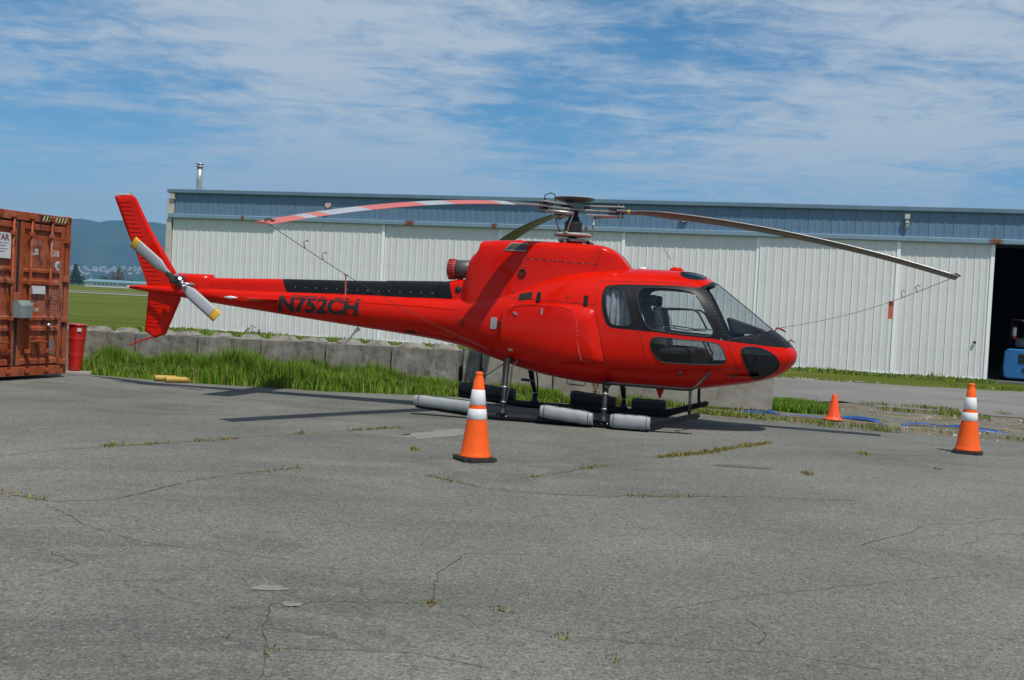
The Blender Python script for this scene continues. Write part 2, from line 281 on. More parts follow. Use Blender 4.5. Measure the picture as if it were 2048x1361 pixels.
def _concl(t,b):
    n=t.rng(t.noise(1.6,7,.65),.35,.7,0,1,True); c=t.mix(n,(.26,.245,.21),(.37,.355,.32)); c=t.mix(t.rng(t.noise(45,4,.7),.4,.7,0,.5),c,(.19,.18,.155))
    c=t.mix(t.rng(t.noise(3,6,.7,(1.6,1.6,.4)),.58,.72,0,.5,True),c,(.13,.125,.11)); t.link(c,b.inputs['Base Color']); t.bump(t.noise(35,5,.7),b,.5,.012)
CONCL=mat('pale_concrete',rough=.92,spec=.2,build=_concl)
WHITE=mat('white_sheet_steel',rough=.45,spec=.4,build=grime((.745,.755,.735),(.67,.68,.66),.7,.45,.8,fine=3,sc3=(1,1,.25)))
WTRIM=mat('white_trim',(.93,.94,.95),.45)
BEIGE=mat('beige_trim',rough=.5,build=grime((.55,.54,.47),(.42,.40,.33),1.5))
BLUES=mat('blue_sheet_steel',rough=.42,spec=.45,build=grime((.13,.225,.33),(.105,.185,.275),.8,.4,.8,fine=3,sc3=(1,1,.3)))
def _track(t,b):
    sx=t.new('ShaderNodeSeparateXYZ'); t.link(t.co('Object'),sx.inputs[0]); c=t.mix(t.rng(t.noise(1.2,4,.6),.4,.7,0,.5),(.20,.30,.385),(.16,.25,.33)); n=t.noise(9,4,.7)
    m=None
    for x0,w_ in ((2.98,.10),(9.96,.26),(13.27,.14),(16.7,.07),(23.59,.09),(30.2,.24),(36.1,.2)):
        d=t.math('ABSOLUTE',t.math('SUBTRACT',sx.outputs[0],x0)); d=t.math('ADD',t.math('DIVIDE',d,w_),t.math('MULTIPLY',t.math('SUBTRACT',n,.5),1.6))
        k=t.rng(d,.4,1.1,1,0,True); m=k if m is None else t.math('MAXIMUM',m,k)
    c=t.mix(t.math('MULTIPLY',m,.95),c,(.17,.055,.012)); t.link(c,b.inputs['Base Color'])
TRACK=mat('rust_spotted_blue_steel',rough=.5,build=_track)
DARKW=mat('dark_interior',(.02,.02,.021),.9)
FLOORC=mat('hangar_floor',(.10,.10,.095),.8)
GALV=mat('galvanised_steel',rough=.38,metal=.7,build=grime((.55,.56,.57),(.40,.41,.42),6))
# ------------------------------------------------------------------ ground
def sheet(name,poly,z,m,kind='structure',parent=None,cuts=0):
    bm=bmesh.new(); vs=[bm.verts.new((x,y,z)) for x,y in poly]; bm.faces.new(vs); bmesh.ops.triangulate(bm,faces=bm.faces[:]); bmesh.ops.recalc_face_normals(bm,faces=bm.faces)
    if sum(f.normal.z for f in bm.faces)<0: bmesh.ops.reverse_faces(bm,faces=bm.faces[:])
    me=bpy.data.meshes.new(name); bm.to_mesh(me); bm.free(); o=link(name,me,parent,m)
    if not parent: o['kind']=kind
    return o
def jag(pts,amp,step,seed):
    r=random.Random(seed); outp=[]
    for (x0,y0),(x1,y1) in zip(pts,pts[1:]):
        L=math.hypot(x1-x0,y1-y0); n=max(1,int(L/step))
        for i in range(n):
            t=i/n; outp.append((x0+(x1-x0)*t+r.uniform(-amp,amp),y0+(y1-y0)*t+r.uniform(-amp,amp)))
    outp.append(pts[-1]); return outp
sheet('ground',[(-12000,-300),(12000,-300),(12000,12500),(-12000,12500)],-.05,FIELD)
EDGE=[(-60,24.5),(-14,21.3),(-7.54,20.3),(-5.5,19.6),(-4.4,19.5),(-2.9,19.3),(-1.5,19.55),(0,19.45),(2.2,19.35),(3.1,18.8),(4.24,17.9),(5.72,17.2),(7.5,16.7),(14,15.2),(60,4)]
JE=jag(EDGE,.05,.22,3)
apron=sheet('asphalt_apron',[(-60,-60)]+JE+[(60,-60)],0,ASPH)
sheet('dirt_strip',jag([(-14,22.4),(-8,22),(4.8,22.5),(8,23.9),(30,21),(60,18),(60,3.0),(14,14.2),(7.5,15.7),(0,18),(-14,19.8)],.0,50,1),-.022,DIRT)
BN=[(2.2,24.5),(4.6,23.3),(5.4,23.0),(6.2,23.4),(7.0,23.7),(7.3,22.6),(9.8,21.8),(14,21.2),(60,14)]
sheet('back_road',jag(BN,.12,.35,5)+jag([(60,19.5),(16.5,31.4),(13.15,31.3),(11.1,31.4),(9.3,31.7),(7.5,32.2),(3.5,33.2),(1.5,30)],.1,.5,6),-.012,ROAD)
sheet('runway',[(-420,214),(-10,206),(-10,193),(-420,200)],.02,mat('runway_concrete',(.33,.325,.30),.9))
sheet('dry_verge',[(-420,300),(-30,285),(-30,222),(-420,232)],-.02,mat('dry_grass',rough=.95,build=grime((.135,.13,.045),(.10,.115,.03),.05,fine=2)))
CRACKM=mat('crack_fill',rough=1,spec=0,build=grime((.075,.07,.058),(.105,.096,.075),6))
CRACKS=[[(-5.6,9.2),(-4.58,10.39),(-3.95,11.36),(-3.08,12.31),(-2.66,12.88),(-1.89,13.77),(-1.0,14.8)],[(-3.95,8.7),(-3.76,8.54),(-3.3,8.33),(-2.9,8.54),(-2.63,9.57),(-2.33,10.08),(-1.9,10.64)],
 [(-.74,10.58),(-.26,10.09),(.05,9.84),(.83,9.9),(1.97,10.21),(3.2,10.4)],[(1.71,12.74),(2.25,13.31),(3.4,14.84)],[(.14,10.64),(.54,11.2),(1.05,11.86)],
 [(-1.15,5.89),(-1.1,5.51),(-1.0,5.13),(-.97,4.71)],[(-.85,6.0),(-.36,6.05),(-.35,6.72),(-.23,7.29),(.2,7.4)],[(.07,5.73),(.38,5.57),(1.12,5.48),(1.37,5.5),(1.8,5.3)],[(.94,6.24),(1.46,6.62),(2.15,7.01),(3.29,7.53)],
 [(-3.25,8.22),(-2.78,7.63),(-2.26,7.16),(-1.96,7.08),(-1.3,6.9)],[(-1.0,5.15),(-.4,5.2),(.07,5.0)],[(-1.15,5.89),(-.85,6.0)],[(1.3,6.1),(1.35,5.8),(1.28,5.6)],[(2.9,7.6),(2.6,8.3),(3.4,9.2),(4.3,9.8)],[(-2.7,6.8),(-2.4,6.5),(-2.5,6.2)]]
def crack_path(c,k): return jag(jag(c,.03,.35,40+k),.012,.07,70+k)
for k,c in enumerate(CRACKS):
    p=crack_path(c,k); m=MB(); r=random.Random(k); wd=.006 if k<5 else .0028
    for i in range(len(p)-1):
        (x0,y0),(x1,y1)=p[i],p[i+1]; L=math.hypot(x1-x0,y1-y0) or 1; nx,ny=-(y1-y0)/L,(x1-x0)/L
        a=wd*r.uniform(.3,1.2); b_=wd*r.uniform(.3,1.2)
        m.add([(x0-nx*a,y0-ny*a,.004),(x0+nx*a,y0+ny*a,.004),(x1+nx*b_,y1+ny*b_,.004),(x1-nx*b_,y1-ny*b_,.004)],[(0,3,2,1)])
    m.build('crack',CRACKM,apron)
def blob(cx,cy,rx,ry,rot,seed,n=26):
    r=random.Random(seed); o=[]
    for i in range(n):
        a=2*PI*i/n; q=r.uniform(.75,1.12); x=rx*q*math.cos(a); y=ry*q*math.sin(a); o.append((cx+x*math.cos(rot)-y*math.sin(rot),cy+x*math.sin(rot)+y*math.cos(rot)))
    return o
PATCHM=mat('pale_patch',rough=.9,build=grime((.205,.205,.183),(.17,.17,.15),3,fine=90))
sheet('patch',blob(-.75,14.0,.28,.85,-.55,1),.004,PATCHM,parent=apron)
sheet('patch',blob(-1.24,6.2,.10,.07,0,2),.004,PATCHM,parent=apron); sheet('patch',blob(-1.06,5.9,.06,.05,0,3),.004,PATCHM,parent=apron)
OILM=mat('oil_stain',rough=.6,build=grime((.105,.103,.095),(.13,.128,.115),3,fine=90))
sheet('stain',blob(2.55,12.35,.35,.11,-.1,4),.004,OILM,parent=apron)
# ------------------------------------------------------------------ mountains and hillside town
def ridge(name,y0,depth,prof,x0,x1,seed,z0=-5):
    nx,ny=420,30; xs=np.linspace(x0,x1,nx); hp=np.interp(xs,*zip(*prof)); rr=np.random.default_rng(seed)
    V=np.zeros((ny,nx,3)); ph=rr.uniform(0,6.28,12)
    for j in range(ny):
        t=j/(ny-1); h=np.sin(min(t*1.25,1)*PI/2)**1.15*hp*(1 if t<.8 else 1-(t-.8)*2)
        g=sum(np.sin(xs*k*.0023+ph[k]+t*3*(k%3))/k for k in range(1,11))*26*np.sin(PI*min(t*1.2,1))
        V[j,:,0]=xs; V[j,:,1]=y0+depth*t+g*6; V[j,:,2]=z0+h+g*.9*(0 if t>.72 else 1)+(rr.normal(0,2.2,nx) if 0<j<ny-1 else 0)
    idx=np.arange(nx*ny).reshape(ny,nx); F=np.stack([idx[:-1,:-1],idx[:-1,1:],idx[1:,1:],idx[1:,:-1]],-1).reshape(-1,4)
    o=link(name,raw_mesh(name,V.reshape(-1,3),F,MOUNT,True)); o['kind']='structure'; return o,V
prof=[(-9000,300),(-4700,350),(-3500,372),(-2900,378),(-2607,377),(-2560,381),(-2500,380),(-2470,372),(-2440,363),(-2418,368),(-2390,379),(-2310,385),(-2150,387),(-2080,379),(-1900,360),(-1500,330),(-800,300),(1500,260),(4000,300),(9000,260)]
mt,MV=ridge('mountain',5600,1500,prof,-9000,9000,4)
hill,HV=ridge('foothill',4300,1400,[(-9000,80),(-3400,78),(-2300,62),(-1700,95),(-900,120),(2000,90),(9000,80)],-9000,9000,9)
from mathutils.bvhtree import BVHTree
vv=[tuple(p) for p in HV.reshape(-1,3)]; idx=np.arange(420*30).reshape(30,420); ff=np.stack([idx[:-1,:-1],idx[:-1,1:],idx[1:,1:],idx[1:,:-1]],-1).reshape(-1,4).tolist(); bv=BVHTree.FromPolygons(vv,ff)
tm=MB(); r_=random.Random(5)
for cx,cy,sx,sy,n in ((-2080,5200,150,170,110),(-1750,5150,190,200,150),(-2330,5050,120,120,60),(-2200,4750,250,140,50),(-1500,5050,200,200,80)):
    for i in range(n):
        x=r_.gauss(cx,sx); y=r_.gauss(cy,sy); h=bv.ray_cast(Vector((x,y,2000)),Vector((0,0,-1)))
        if h[0] is None: continue
        z=h[0].z; a=r_.uniform(4,7); b_=r_.uniform(4,9); c=r_.uniform(3,5)
        tm.box(x-b_/2,x+b_/2,y-a/2,y+a/2,z-4,z+c); tm.add([(x-b_/2-.5,y-a/2-.5,z+c),(x+b_/2+.5,y-a/2-.5,z+c),(x+b_/2+.5,y+a/2+.5,z+c),(x-b_/2-.5,y+a/2+.5,z+c),(x-b_/2,y,z+c+3),(x+b_/2,y,z+c+3)],[(0,1,5,4),(2,3,4,5),(0,4,3),(1,2,5)],1)
town=tm.build('hillside_town',[mat('far_house_wall',(.55,.54,.52),.8),mat('far_house_roof',(.28,.27,.27),.8)]); tag(town,'scatter of pale houses on the hillside below the mountain','houses',kind='stuff')
# ------------------------------------------------------------------ far hangars and trees
far=empty('far_hangar',(-262,702,0),R(-7)); tag(far,'long low white hangar with teal roof beyond the field','building')
FW=mat('far_white_wall',(.72,.73,.72),.6); FT=mat('far_teal_roof',(.13,.27,.30),.5); FD=mat('far_dark_opening',(.03,.035,.04),.6)
m=MB(); m.box(0,190,0,14,0,3.0); m.build('wall',FW,far)
m=MB(); m.prism([(-1,2.9),(15,2.9),(15,3.2),(7,4.6),(-1,3.2)],-1,191,'yz'); m.build('roof',FT,far)
for x0,x1 in ((44,50.5),(52,58),(104,111),(113,119)):
    m=MB(); m.box(x0,x1,-.15,-.02,0,2.5); m.build('door',FD,far)
for x0 in (6,22,62,82,124,146,168):
    for i in range(6):
        m=MB(); m.box(x0+i*2.5,x0+i*2.5+1.1,-.12,-.02,1.5,2.15); m.build('window',FD,far)
GREENF=mat('tree_leaves',rough=.8,spec=.2,build=grime((.03,.055,.016),(.055,.085,.022),.4,fine=2)); TRUNK=mat('bark',(.07,.055,.04),.9)
PALEF=mat('bare_twigs',rough=.9,build=grime((.17,.15,.10),(.13,.15,.06),.4,fine=2))
def crown_mesh(kind,seed):
    r=np.random.default_rng(seed); n=900
    if kind=='conifer':
        t=r.random(n)**.8; rad=(1-t)*.34*(.6+.4*r.random(n))*(1+.25*np.sin(t*40)); a=r.random(n)*6.28; c=np.stack([rad*np.cos(a),rad*np.sin(a),.08+t*.92],1); sz=.045
    elif kind=='bare':
        t=r.random(n); rad=.16*np.sin(PI*np.clip(t*.95+.05,0,1))**.6*np.sqrt(r.random(n)); a=r.random(n)*6.28; c=np.stack([rad*np.cos(a),rad*np.sin(a),.15+t*.85],1); sz=.026
    else:
        cl=r.normal(0,1,(9,3))*np.array([.22,.22,.16])+np.array([0,0,.6]); c=cl[r.integers(0,9,n)]+r.normal(0,1,(n,3))*np.array([.11,.11,.09]); sz=.045
    d=r.normal(0,1,(n,3,3))*sz; V=(c[:,None,:]+d).reshape(-1,3); return raw_mesh('crown',V,np.arange(n*3).reshape(n,3),PALEF if kind=='bare' else GREENF)
crowns={k:[crown_mesh(k,i) for i in (1,2,3)] for k in ('conifer','bare','round')}
tkm=MB().tube([(0,0,0),(.01,0,.3),(0,.01,.75)],[.03,.022,.008],6).mesh('trunk',TRUNK)
def far_tree(x,y,h,kind,i,label):
    o=empty('conifer_tree' if kind=='conifer' else 'broadleaf_tree',(x,y,0),i*1.3); c=link('crown',crowns[kind][i%3],o); t=link('trunk',tkm,o)
    for q in (c,t): q.scale=(h*(1.0 if kind!='round' else 1.5),h*(1.0 if kind!='round' else 1.5),h)
    tag(o,label,'tree','trees beyond the far hangar')
def fx(px,D): return (px-1024-8)/2300*D
far_tree(fx(154,900),900,15.5,'conifer',0,'dark conifer rising above the far hangar, nearest to the rusty container')
far_tree(fx(160,905),905,10.5,'conifer',1,'shorter dark conifer just right of the tallest far conifer')
far_tree(fx(229,930),930,12,'bare',0,'thin pale bare tree above the far hangar, left of the pair')
far_tree(fx(240,930),930,16,'bare',1,'tallest pale bare tree above the far hangar')
far_tree(fx(247,935),935,12.5,'bare',2,'thin pale bare tree above the far hangar, right of the pair')
tl=[]; tlr=np.random.default_rng(5)
for i in range(190):
    D=960+(i*37)%60; x=fx(-180+i*4.3,D); h=4.0+tlr.random()*4.2; n=160; cl=tlr.normal(0,1,(6,3))*np.array([.3,.3,.16])+np.array([0,0,.55]); c=cl[tlr.integers(0,6,n)]+tlr.normal(0,1,(n,3))*np.array([.16,.16,.12]); c[:,2]=np.abs(c[:,2]); tl.append((c[:,None,:]+tlr.normal(0,1,(n,3,3))*.06)*h+np.array([x,D,0]))
tl=np.concatenate(tl).reshape(-1,3); o=link('tree_line',raw_mesh('tree_line',tl,np.arange(len(tl)).reshape(-1,3),GREENF)); tag(o,'low green wood running behind the far hangar','wood',kind='stuff')
# ------------------------------------------------------------------ hangar
HG=empty('hangar',(-13.54,45.8,0),math.atan2(-.28913,.95729)); tag(HG,'long white hangar with blue fascia and sliding doors behind the helicopter','hangar')
def sheet_mesh(name,w_,h,ribs,m,z0=0,screws=()):
    mb=MB(); p=w_/ribs; prof=[(0,0)]
    for i in range(ribs):
        x=i*p; prof+=[(x+.004,-.016),(x+.022,-.016),(x+.040,0)]
        for q in (.42,.7): prof+=[(x+p*q-.012,0),(x+p*q-.004,-.003),(x+p*q+.004,-.003),(x+p*q+.012,0)]
    prof+=[(w_,0)]
    vs=[(x,y,z0) for x,y in prof]+[(x,y,z0+h) for x,y in prof]; n=len(prof)
    mb.add(vs,[(i,i+1,n+i+1,n+i) for i in range(n-1)]); mb.add([(0,.002,z0),(w_,.002,z0),(w_,.002,z0+h),(0,.002,z0+h)],[(0,1,2,3)])
    for zz in screws:
        for i in range(ribs):
            x=i*p+.013; mb.box(x-.011,x+.011,-.024,-.0155,zz-.011,zz+.011)
    me=mb.mesh(name,m); return me
SHW=.7633
ds=sheet_mesh('cladding_sheet',SHW-.003,4.36,3,WHITE,.04,(.35,1.5,2.9)); fs=sheet_mesh('fascia_sheet',SHW-.003,.82,3,BLUES,4.55,(4.75,5.2))
edges=[-.2,4.38,8.96,13.54,18.12,22.78,27.32,30.2]
for k in range(7):
    x0,x1=edges[k],edges[k+1]; yo=.0 if k%2 else .05
    mb=MB(); mb.box(x0+.01,x1-.01,.01+yo,.07+yo,.03,4.42); dr=mb.build('sliding_door',WHITE,HG)
    x=x0
    while x<x1-.05:
        s_=link('cladding_sheet',ds,dr); s_.location=(x,yo+.0,0); wd=min(SHW,x1-x); s_.scale=(wd/SHW,1,1); x+=SHW
    mb=MB(); mb.box(x1-.115,x1-.002,-.030+yo,-.002+yo,.03,4.42); mb.build('edge_trim',WTRIM,dr)
    mb=MB(); mb.box(x0,x1,-.02+yo,.0+yo,.0,.05); mb.build('bottom_rail',WTRIM,dr)
x=-.1
while x<46: s_=link('fascia_sheet',fs,HG); s_.location=(x,.0,0); x+=SHW
mb=MB(); mb.box(-.36,46,-.13,.04,4.385,4.55); mb.build('door_track',TRACK,HG,bevel=.02)
mb=MB(); mb.box(-.42,46,-.14,.06,5.372,5.53); mb.build('eave_trim',mat('eave_blue',rough=.45,build=grime((.14,.225,.30),(.11,.18,.25),1)),HG,bevel=.02)
mb=MB(); mb.box(-.46,-.24,-.06,.25,0,4.38); mb.box(-.46,-.16,-.05,.25,4.56,5.15); mb.box(-.3,-.1,-.12,.2,5.12,5.368); mb.build('corner_column',BEIGE,HG,bevel=.015)
mb=MB(); mb.prism([(.06,5.40),(26,6.2),(26,6.3),(.06,5.50)],-.4,46,'yz'); mb.build('roof',mat('roof_sheet',(.3,.34,.36),.5),HG)
mb=MB(); mb.box(-.40,-.25,.25,26,0,5.4); mb.build('end_wall',WHITE,HG); mb=MB(); mb.box(45.8,46,.1,26,0,5.4); mb.build('end_wall',WHITE,HG)
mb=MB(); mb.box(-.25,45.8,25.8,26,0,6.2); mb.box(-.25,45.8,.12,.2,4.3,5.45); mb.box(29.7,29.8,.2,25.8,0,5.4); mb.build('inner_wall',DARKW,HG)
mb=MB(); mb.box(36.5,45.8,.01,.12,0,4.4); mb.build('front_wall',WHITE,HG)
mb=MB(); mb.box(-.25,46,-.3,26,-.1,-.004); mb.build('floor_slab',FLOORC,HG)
mb=MB(); mb.lathe([(.115,5.45),(.115,6.52)],18); fl=mb.build('flue_pipe',GALV,HG,loc=(.55,.6,0)); mb=MB(); mb.lathe([(.17,6.50),(.17,6.53)],18); mb.lathe([(.08,6.53),(.08,6.60)],12); mb.lathe([(.185,6.60),(.17,6.63),(.02,6.68)],18); mb.build('rain_cap',GALV,fl)
LAMP=mat('lamp_housing',(.6,.42,.36),.5)
mb=MB(); mb.box(6.5,6.7,-.14,-.02,4.98,5.12); mb.lathe([(.05,4.9),(.08,4.98)],10,Matrix.Translation((6.6,-.1,0))); mb.build('wall_light',LAMP,HG,bevel=.01)
mb=MB(); mb.box(20.02,20.3,-.16,-.03,4.93,4.99); mb.box(20.08,20.22,-.12,-.03,4.8,4.86); mb.build('wall_light',LAMP,HG,bevel=.01)
mb=MB(); mb.tube([(27.46,-.09,5.25),(27.46,-.09,4.95),(27.44,-.09,4.78)],.055,12); mb.box(27.38,27.54,-.17,-.03,5.12,5.27); mb.lathe([(.075,4.98),(.075,5.02)],12,Matrix.Translation((27.46,-.09,0))); mb.build('drain_pipe',BEIGE,HG)
mb=MB(); mb.lathe([(.05,-.04),(.05,.0)],12,Matrix.Translation((29.75,-.03,1.2))@Matrix.Rotation(PI/2,4,'X')); mb.build('door_pull',mat('dark_pull',(.05,.035,.03),.6),HG)
# ------------------------------------------------------------------ forklift inside the open door
BLU=mat('forklift_blue',rough=.35,coat=.3,build=grime((.03,.19,.46),(.02,.13,.33),4)); BLK=mat('black_rubber',(.018,.018,.019),.7); BLKM=mat('black_metal',(.02,.02,.022),.4); RIM=mat('wheel_rim',(.5,.5,.48),.5)
hm=HG.matrix_basis
FK=empty('forklift',(0,0,0)); FK.location=Matrix.Translation((-13.54,45.8,0))@Matrix.Rotation(math.atan2(-.28913,.95729),4,'Z')@Vector((31.25,.9,0)); FK.rotation_euler=(0,0,math.atan2(-.28913,.95729)+R(-14)); FK.scale=(.94,.94,.94); tag(FK,'blue forklift with gas bottle parked inside the open hangar door','forklift')
mb=MB(); prof=[(-.50,.12),(-.55,.5),(-.52,1.0),(-.40,1.12),(.75,1.12),(.85,1.0),(.85,.15),(.7,.08),(-.35,.08)]
mb.prism(prof,-.05,.9,'xz'); mb.build('counterweight',BLU,FK,bevel=.05,seg=3)
mb=MB(); mb.box(-.05,.55,-.065,-.03,.62,.95); mb.build('grille',BLKM,FK,bevel=.01); mb=MB(); mb.box(.1,.5,-.07,-.03,.34,.46); mb.build('tow_slot',BLKM,FK)
mb=MB(); mb.box(-.55,.85,.9,2.3,.2,.95); mb.build('chassis',BLU,FK,bevel=.04)
for x,y in ((-.5,.55),(.8,.55),(-.5,1.9),(.8,1.9)):
    mb=MB(); mb.cyl((x-.16,y,.27),(x+.08,y,.27),.27,20); wh=mb.build('wheel',BLK,FK); mb=MB(); mb.cyl((x-.175,y,.27),(x-.1,y,.27),.14,16); mb.build('rim',RIM,wh)
mb=MB(); mb.tube([(-.22,.3,1.34),(-.18,.3,1.34),(.55,.3,1.34),(.6,.3,1.34)],[.1,.17,.17,.1],20); mb.build('gas_bottle',mat('bottle_grey',(.12,.12,.125),.35),FK)
mb=MB(); mb.cyl((-.26,.24,1.50),(-.26,.24,1.86),.065,14); fe=mb.build('fire_extinguisher',mat('white_enamel',(.75,.73,.72),.4),FK); mb=MB(); mb.cyl((-.26,.24,1.46),(-.26,.24,1.56),.067,14); mb.build('red_base',mat('red_enamel',(.5,.03,.02),.4),fe); mb=MB(); mb.box(-.33,-.2,.2,.28,1.86,1.93); mb.build('valve',BLKM,fe)
mb=MB()
for x in (-.42,.72): mb.tube([(x,.45,1.1),(x,.5,1.6),(x,.7,2.15),(x,2.2,2.15),(x,2.35,1.0)],.035,8)
for y in (.8,1.1,1.4,1.7,2.0): mb.box(-.42,.72,y,y+.04,2.13,2.17)
mb.build('overhead_guard',BLKM,FK); mb=MB(); mb.box(-.1,.4,1.0,1.5,1.0,1.15); mb.box(-.1,.4,.9,1.0,1.0,1.6); mb.build('seat',BLK,FK,bevel=.04)
mb=MB(); mb.box(-.1,.02,.62,.68,2.08,2.14); mb.build('tail_lamp',mat('amber_lens',(.5,.1,.02),.3),FK)
# ------------------------------------------------------------------ concrete block wall
BU=Vector((-.985,.174,0)).normalized(); BS=Vector((4.62,20.02,0)); brot=math.atan2(-BU.y,-BU.x)
def block_mesh(L,seed,Dp=.75,H=.75):
    r=random.Random(seed); bm=bmesh.new(); bmesh.ops.create_cube(bm,size=1)
    for v in bm.verts: v.co=Vector(((v.co.x+.5)*L,(v.co.y+.5)*Dp,(v.co.z+.5)*H))
    bmesh.ops.bevel(bm,geom=bm.edges[:],offset=.014,segments=2,affect='EDGES'); bmesh.ops.subdivide_edges(bm,edges=[e for e in bm.edges if e.calc_length()>.3],cuts=6,use_grid_fill=True)
    for v in bm.verts: v.co+=Vector((r.gauss(0,.002),r.gauss(0,.002),r.gauss(0,.002)))
    me=bpy.data.meshes.new('concrete_block'); bm.to_mesh(me); bm.free(); return me
keyme=[]
for sd in range(4):
    r=random.Random(sd); bm=bmesh.new(); n=3; a,b_,h=.21,.13,.085
    vs=[bm.verts.new((x*s+r.gauss(0,.012),y*s+r.gauss(0,.012),z+r.gauss(0,.008))) for s,z in ((a,-.01),(a*.93,.02),(b_,h)) for x,y in ((-1,-1),(0,-1.05),(1,-1),(1.05,0),(1,1),(0,1.05),(-1,1),(-1.05,0))]
    for j in range(2):
        for i in range(8): bm.faces.new((vs[j*8+i],vs[j*8+(i+1)%8],vs[(j+1)*8+(i+1)%8],vs[(j+1)*8+i]))
    bm.faces.new(vs[16:24]); me=bpy.data.meshes.new('casting_key'); bm.to_mesh(me); bm.free(); me.materials.append(CONC); keyme.append(me)
ORD=['nearest','second','third','fourth','fifth','sixth','seventh','eighth']
def put_block(t,L,m,label,sink,seed,dy=0,da=0,keys=True):
    p=BS+BU*(t+L)+Vector((0,dy,-sink)); o=link('concrete_block',block_mesh(L-.028,seed),None,m); o.location=p; o.rotation_euler=(0,0,brot+da); tag(o,label,'concrete block','concrete blocks in the low wall')
    if keys:
        for q in (.27,.73): k=link('casting_key',keyme[(seed+int(q*10))%4],o); k.location=(L*q,.33,.75); k.rotation_euler=(0,0,seed*.7)
for k in range(4): put_block(1.3*k,1.3,CONCL,['pale concrete block at the right end of the wall, below the helicopter nose','pale concrete block second from the right end of the wall','pale concrete block third from the right end of the wall','pale concrete block behind the rear skid leg, fourth from the right end'][k],.0,k,random.Random(k).uniform(-.02,.02),keys=k>0)
put_block(5.24,.34,CONC,'narrow dark concrete block squeezed in behind the front traffic cone',0.01,11,.05,R(3),False)
for k in range(8): put_block(5.66+1.275*k,1.275,CONC,f'{ORD[k] if k else "first"} dark stained block left of the narrow block in the wall',.015+.009*k,20+k,random.Random(k+9).uniform(-.03,.03),R(random.Random(k).uniform(-.7,.7)))
# ------------------------------------------------------------------ helicopter
HE=empty('helicopter',(4.035,16.24,0),R(-12.5)); tag(HE,'red light helicopter with black nose parked on float skids on the asphalt','helicopter')
def _red(t,b):
    n=t.rng(t.noise(1.3,4,.5),.3,.7,0,1); c=t.mix(n,(.62,.0085,.0008),(.55,.007,.0008)); t.link(c,b.inputs['Base Color']); t.link(t.rng(t.noise(5,5,.6),.3,.7,.24,.36),b.inputs['Roughness']); t.bump(t.noise(2.2,2,.5),b,.03,.02)
RED=mat('red_gloss_paint',rough=.3,spec=.08,coat=.24,build=_red)
BLKP=mat('black_satin_paint',rough=.38,spec=.2,coat=.03,build=grime((.009,.010,.012),(.014,.015,.017),3,fine=60))
RUB=mat('rubber_seal',(.012,.012,.013),.55); MET=mat('brushed_metal',rough=.42,metal=.85,build=grime((.42,.42,.42),(.28,.28,.28),9)); DMET=mat('dark_metal',rough=.45,metal=.4,build=grime((.07,.07,.07),(.03,.03,.03),9)); GREYP=mat('grey_paint',rough=.45,build=grime((.36,.36,.34),(.25,.25,.24),7))
LINE=mat('panel_gap',(.05,.004,.003),.6); DARKH=mat('dark_opening',(.008,.008,.008),.8); DCOV=mat('cover_red',rough=.6,build=grime((.40,.03,.025),(.28,.02,.015),9))
def glass_mat(name,tint,refl=.9):
    m=bpy.data.materials.new(name); m.use_nodes=True; t=m.node_tree; t.nodes.remove(t.nodes['Principled BSDF']); o=t.nodes['Material Output']
    tr=t.nodes.new('ShaderNodeBsdfTransparent'); tr.inputs[0].default_value=(*tint,1); gl=t.nodes.new('ShaderNodeBsdfGlossy'); gl.inputs['Roughness'].default_value=.02; lw=t.nodes.new('ShaderNodeLayerWeight'); lw.inputs[0].default_value=.5; pw=t.nodes.new('ShaderNodeMath'); pw.operation='POWER'; pw.inputs[1].default_value=5; fr=t.nodes.new('ShaderNodeMath'); fr.operation='MULTIPLY_ADD'; fr.inputs[1].default_value=.94; fr.inputs[2].default_value=.055; t.links.new(lw.outputs['Facing'],pw.inputs[0]); t.links.new(pw.outputs[0],fr.inputs[0]); mx=t.nodes.new('ShaderNodeMixShader'); mu=t.nodes.new('ShaderNodeMath'); mu.operation='MULTIPLY'; mu.inputs[1].default_value=refl
    t.links.new(fr.outputs[0],mu.inputs[0]); t.links.new(mu.outputs[0],mx.inputs[0]); t.links.new(tr.outputs[0],mx.inputs[1]); t.links.new(gl.outputs[0],mx.inputs[2]); t.links.new(mx.outputs[0],o.inputs[0]); return m
GLASS=glass_mat('perspex',(.80,.84,.86)); SMOKE=glass_mat('smoked_perspex',(.10,.115,.14)); LOWT=glass_mat('lower_tinted_perspex',(.52,.55,.58)); TINT=glass_mat('tinted_perspex',(.55,.60,.64)); SKYL=glass_mat('blue_skylight',(.10,.14,.22),1.0)
# --- skin: constrained triangulation of the (station, angle) domain, split into regions
KS=.62
H2=PI/2
ws,wb=POLY['_ws'],POLY['_wb']; wso=POLY['_wso']; nose=POLY['_nose']; sur=POLY['window_surround']
REG=[('rear_window',POLY['rear_window'],GLASS),('door_window',POLY['door_window'],GLASS),('lower_window',POLY['lower_window'],LOWT),('chin_window',POLY['chin_window'],SMOKE),('skylight',POLY['skylight'],SKYL),
 ('windscreen',[ws[0],ws[1],(1.165,1.535),(.9,1.535),(.6,1.535),(.37,1.53)]+wb,GLASS),
 ('window_surround',sur,BLKP),
 ('nose_panel',nose+[(.02,H2+.01),(.355,H2+.01),(.357,1.3),wb[1],wb[2],wb[3],(.9034,.2)],BLKP),
 ('windscreen_frame',[(.99,.15),(1.13,.4),(1.28,.622),(1.40,.86),wso[0],wso[1],(1.19,H2+.01),(.35,H2+.01),(.357,1.3),wb[1],wb[2],wb[3],(.9034,.2)],BLKP)]
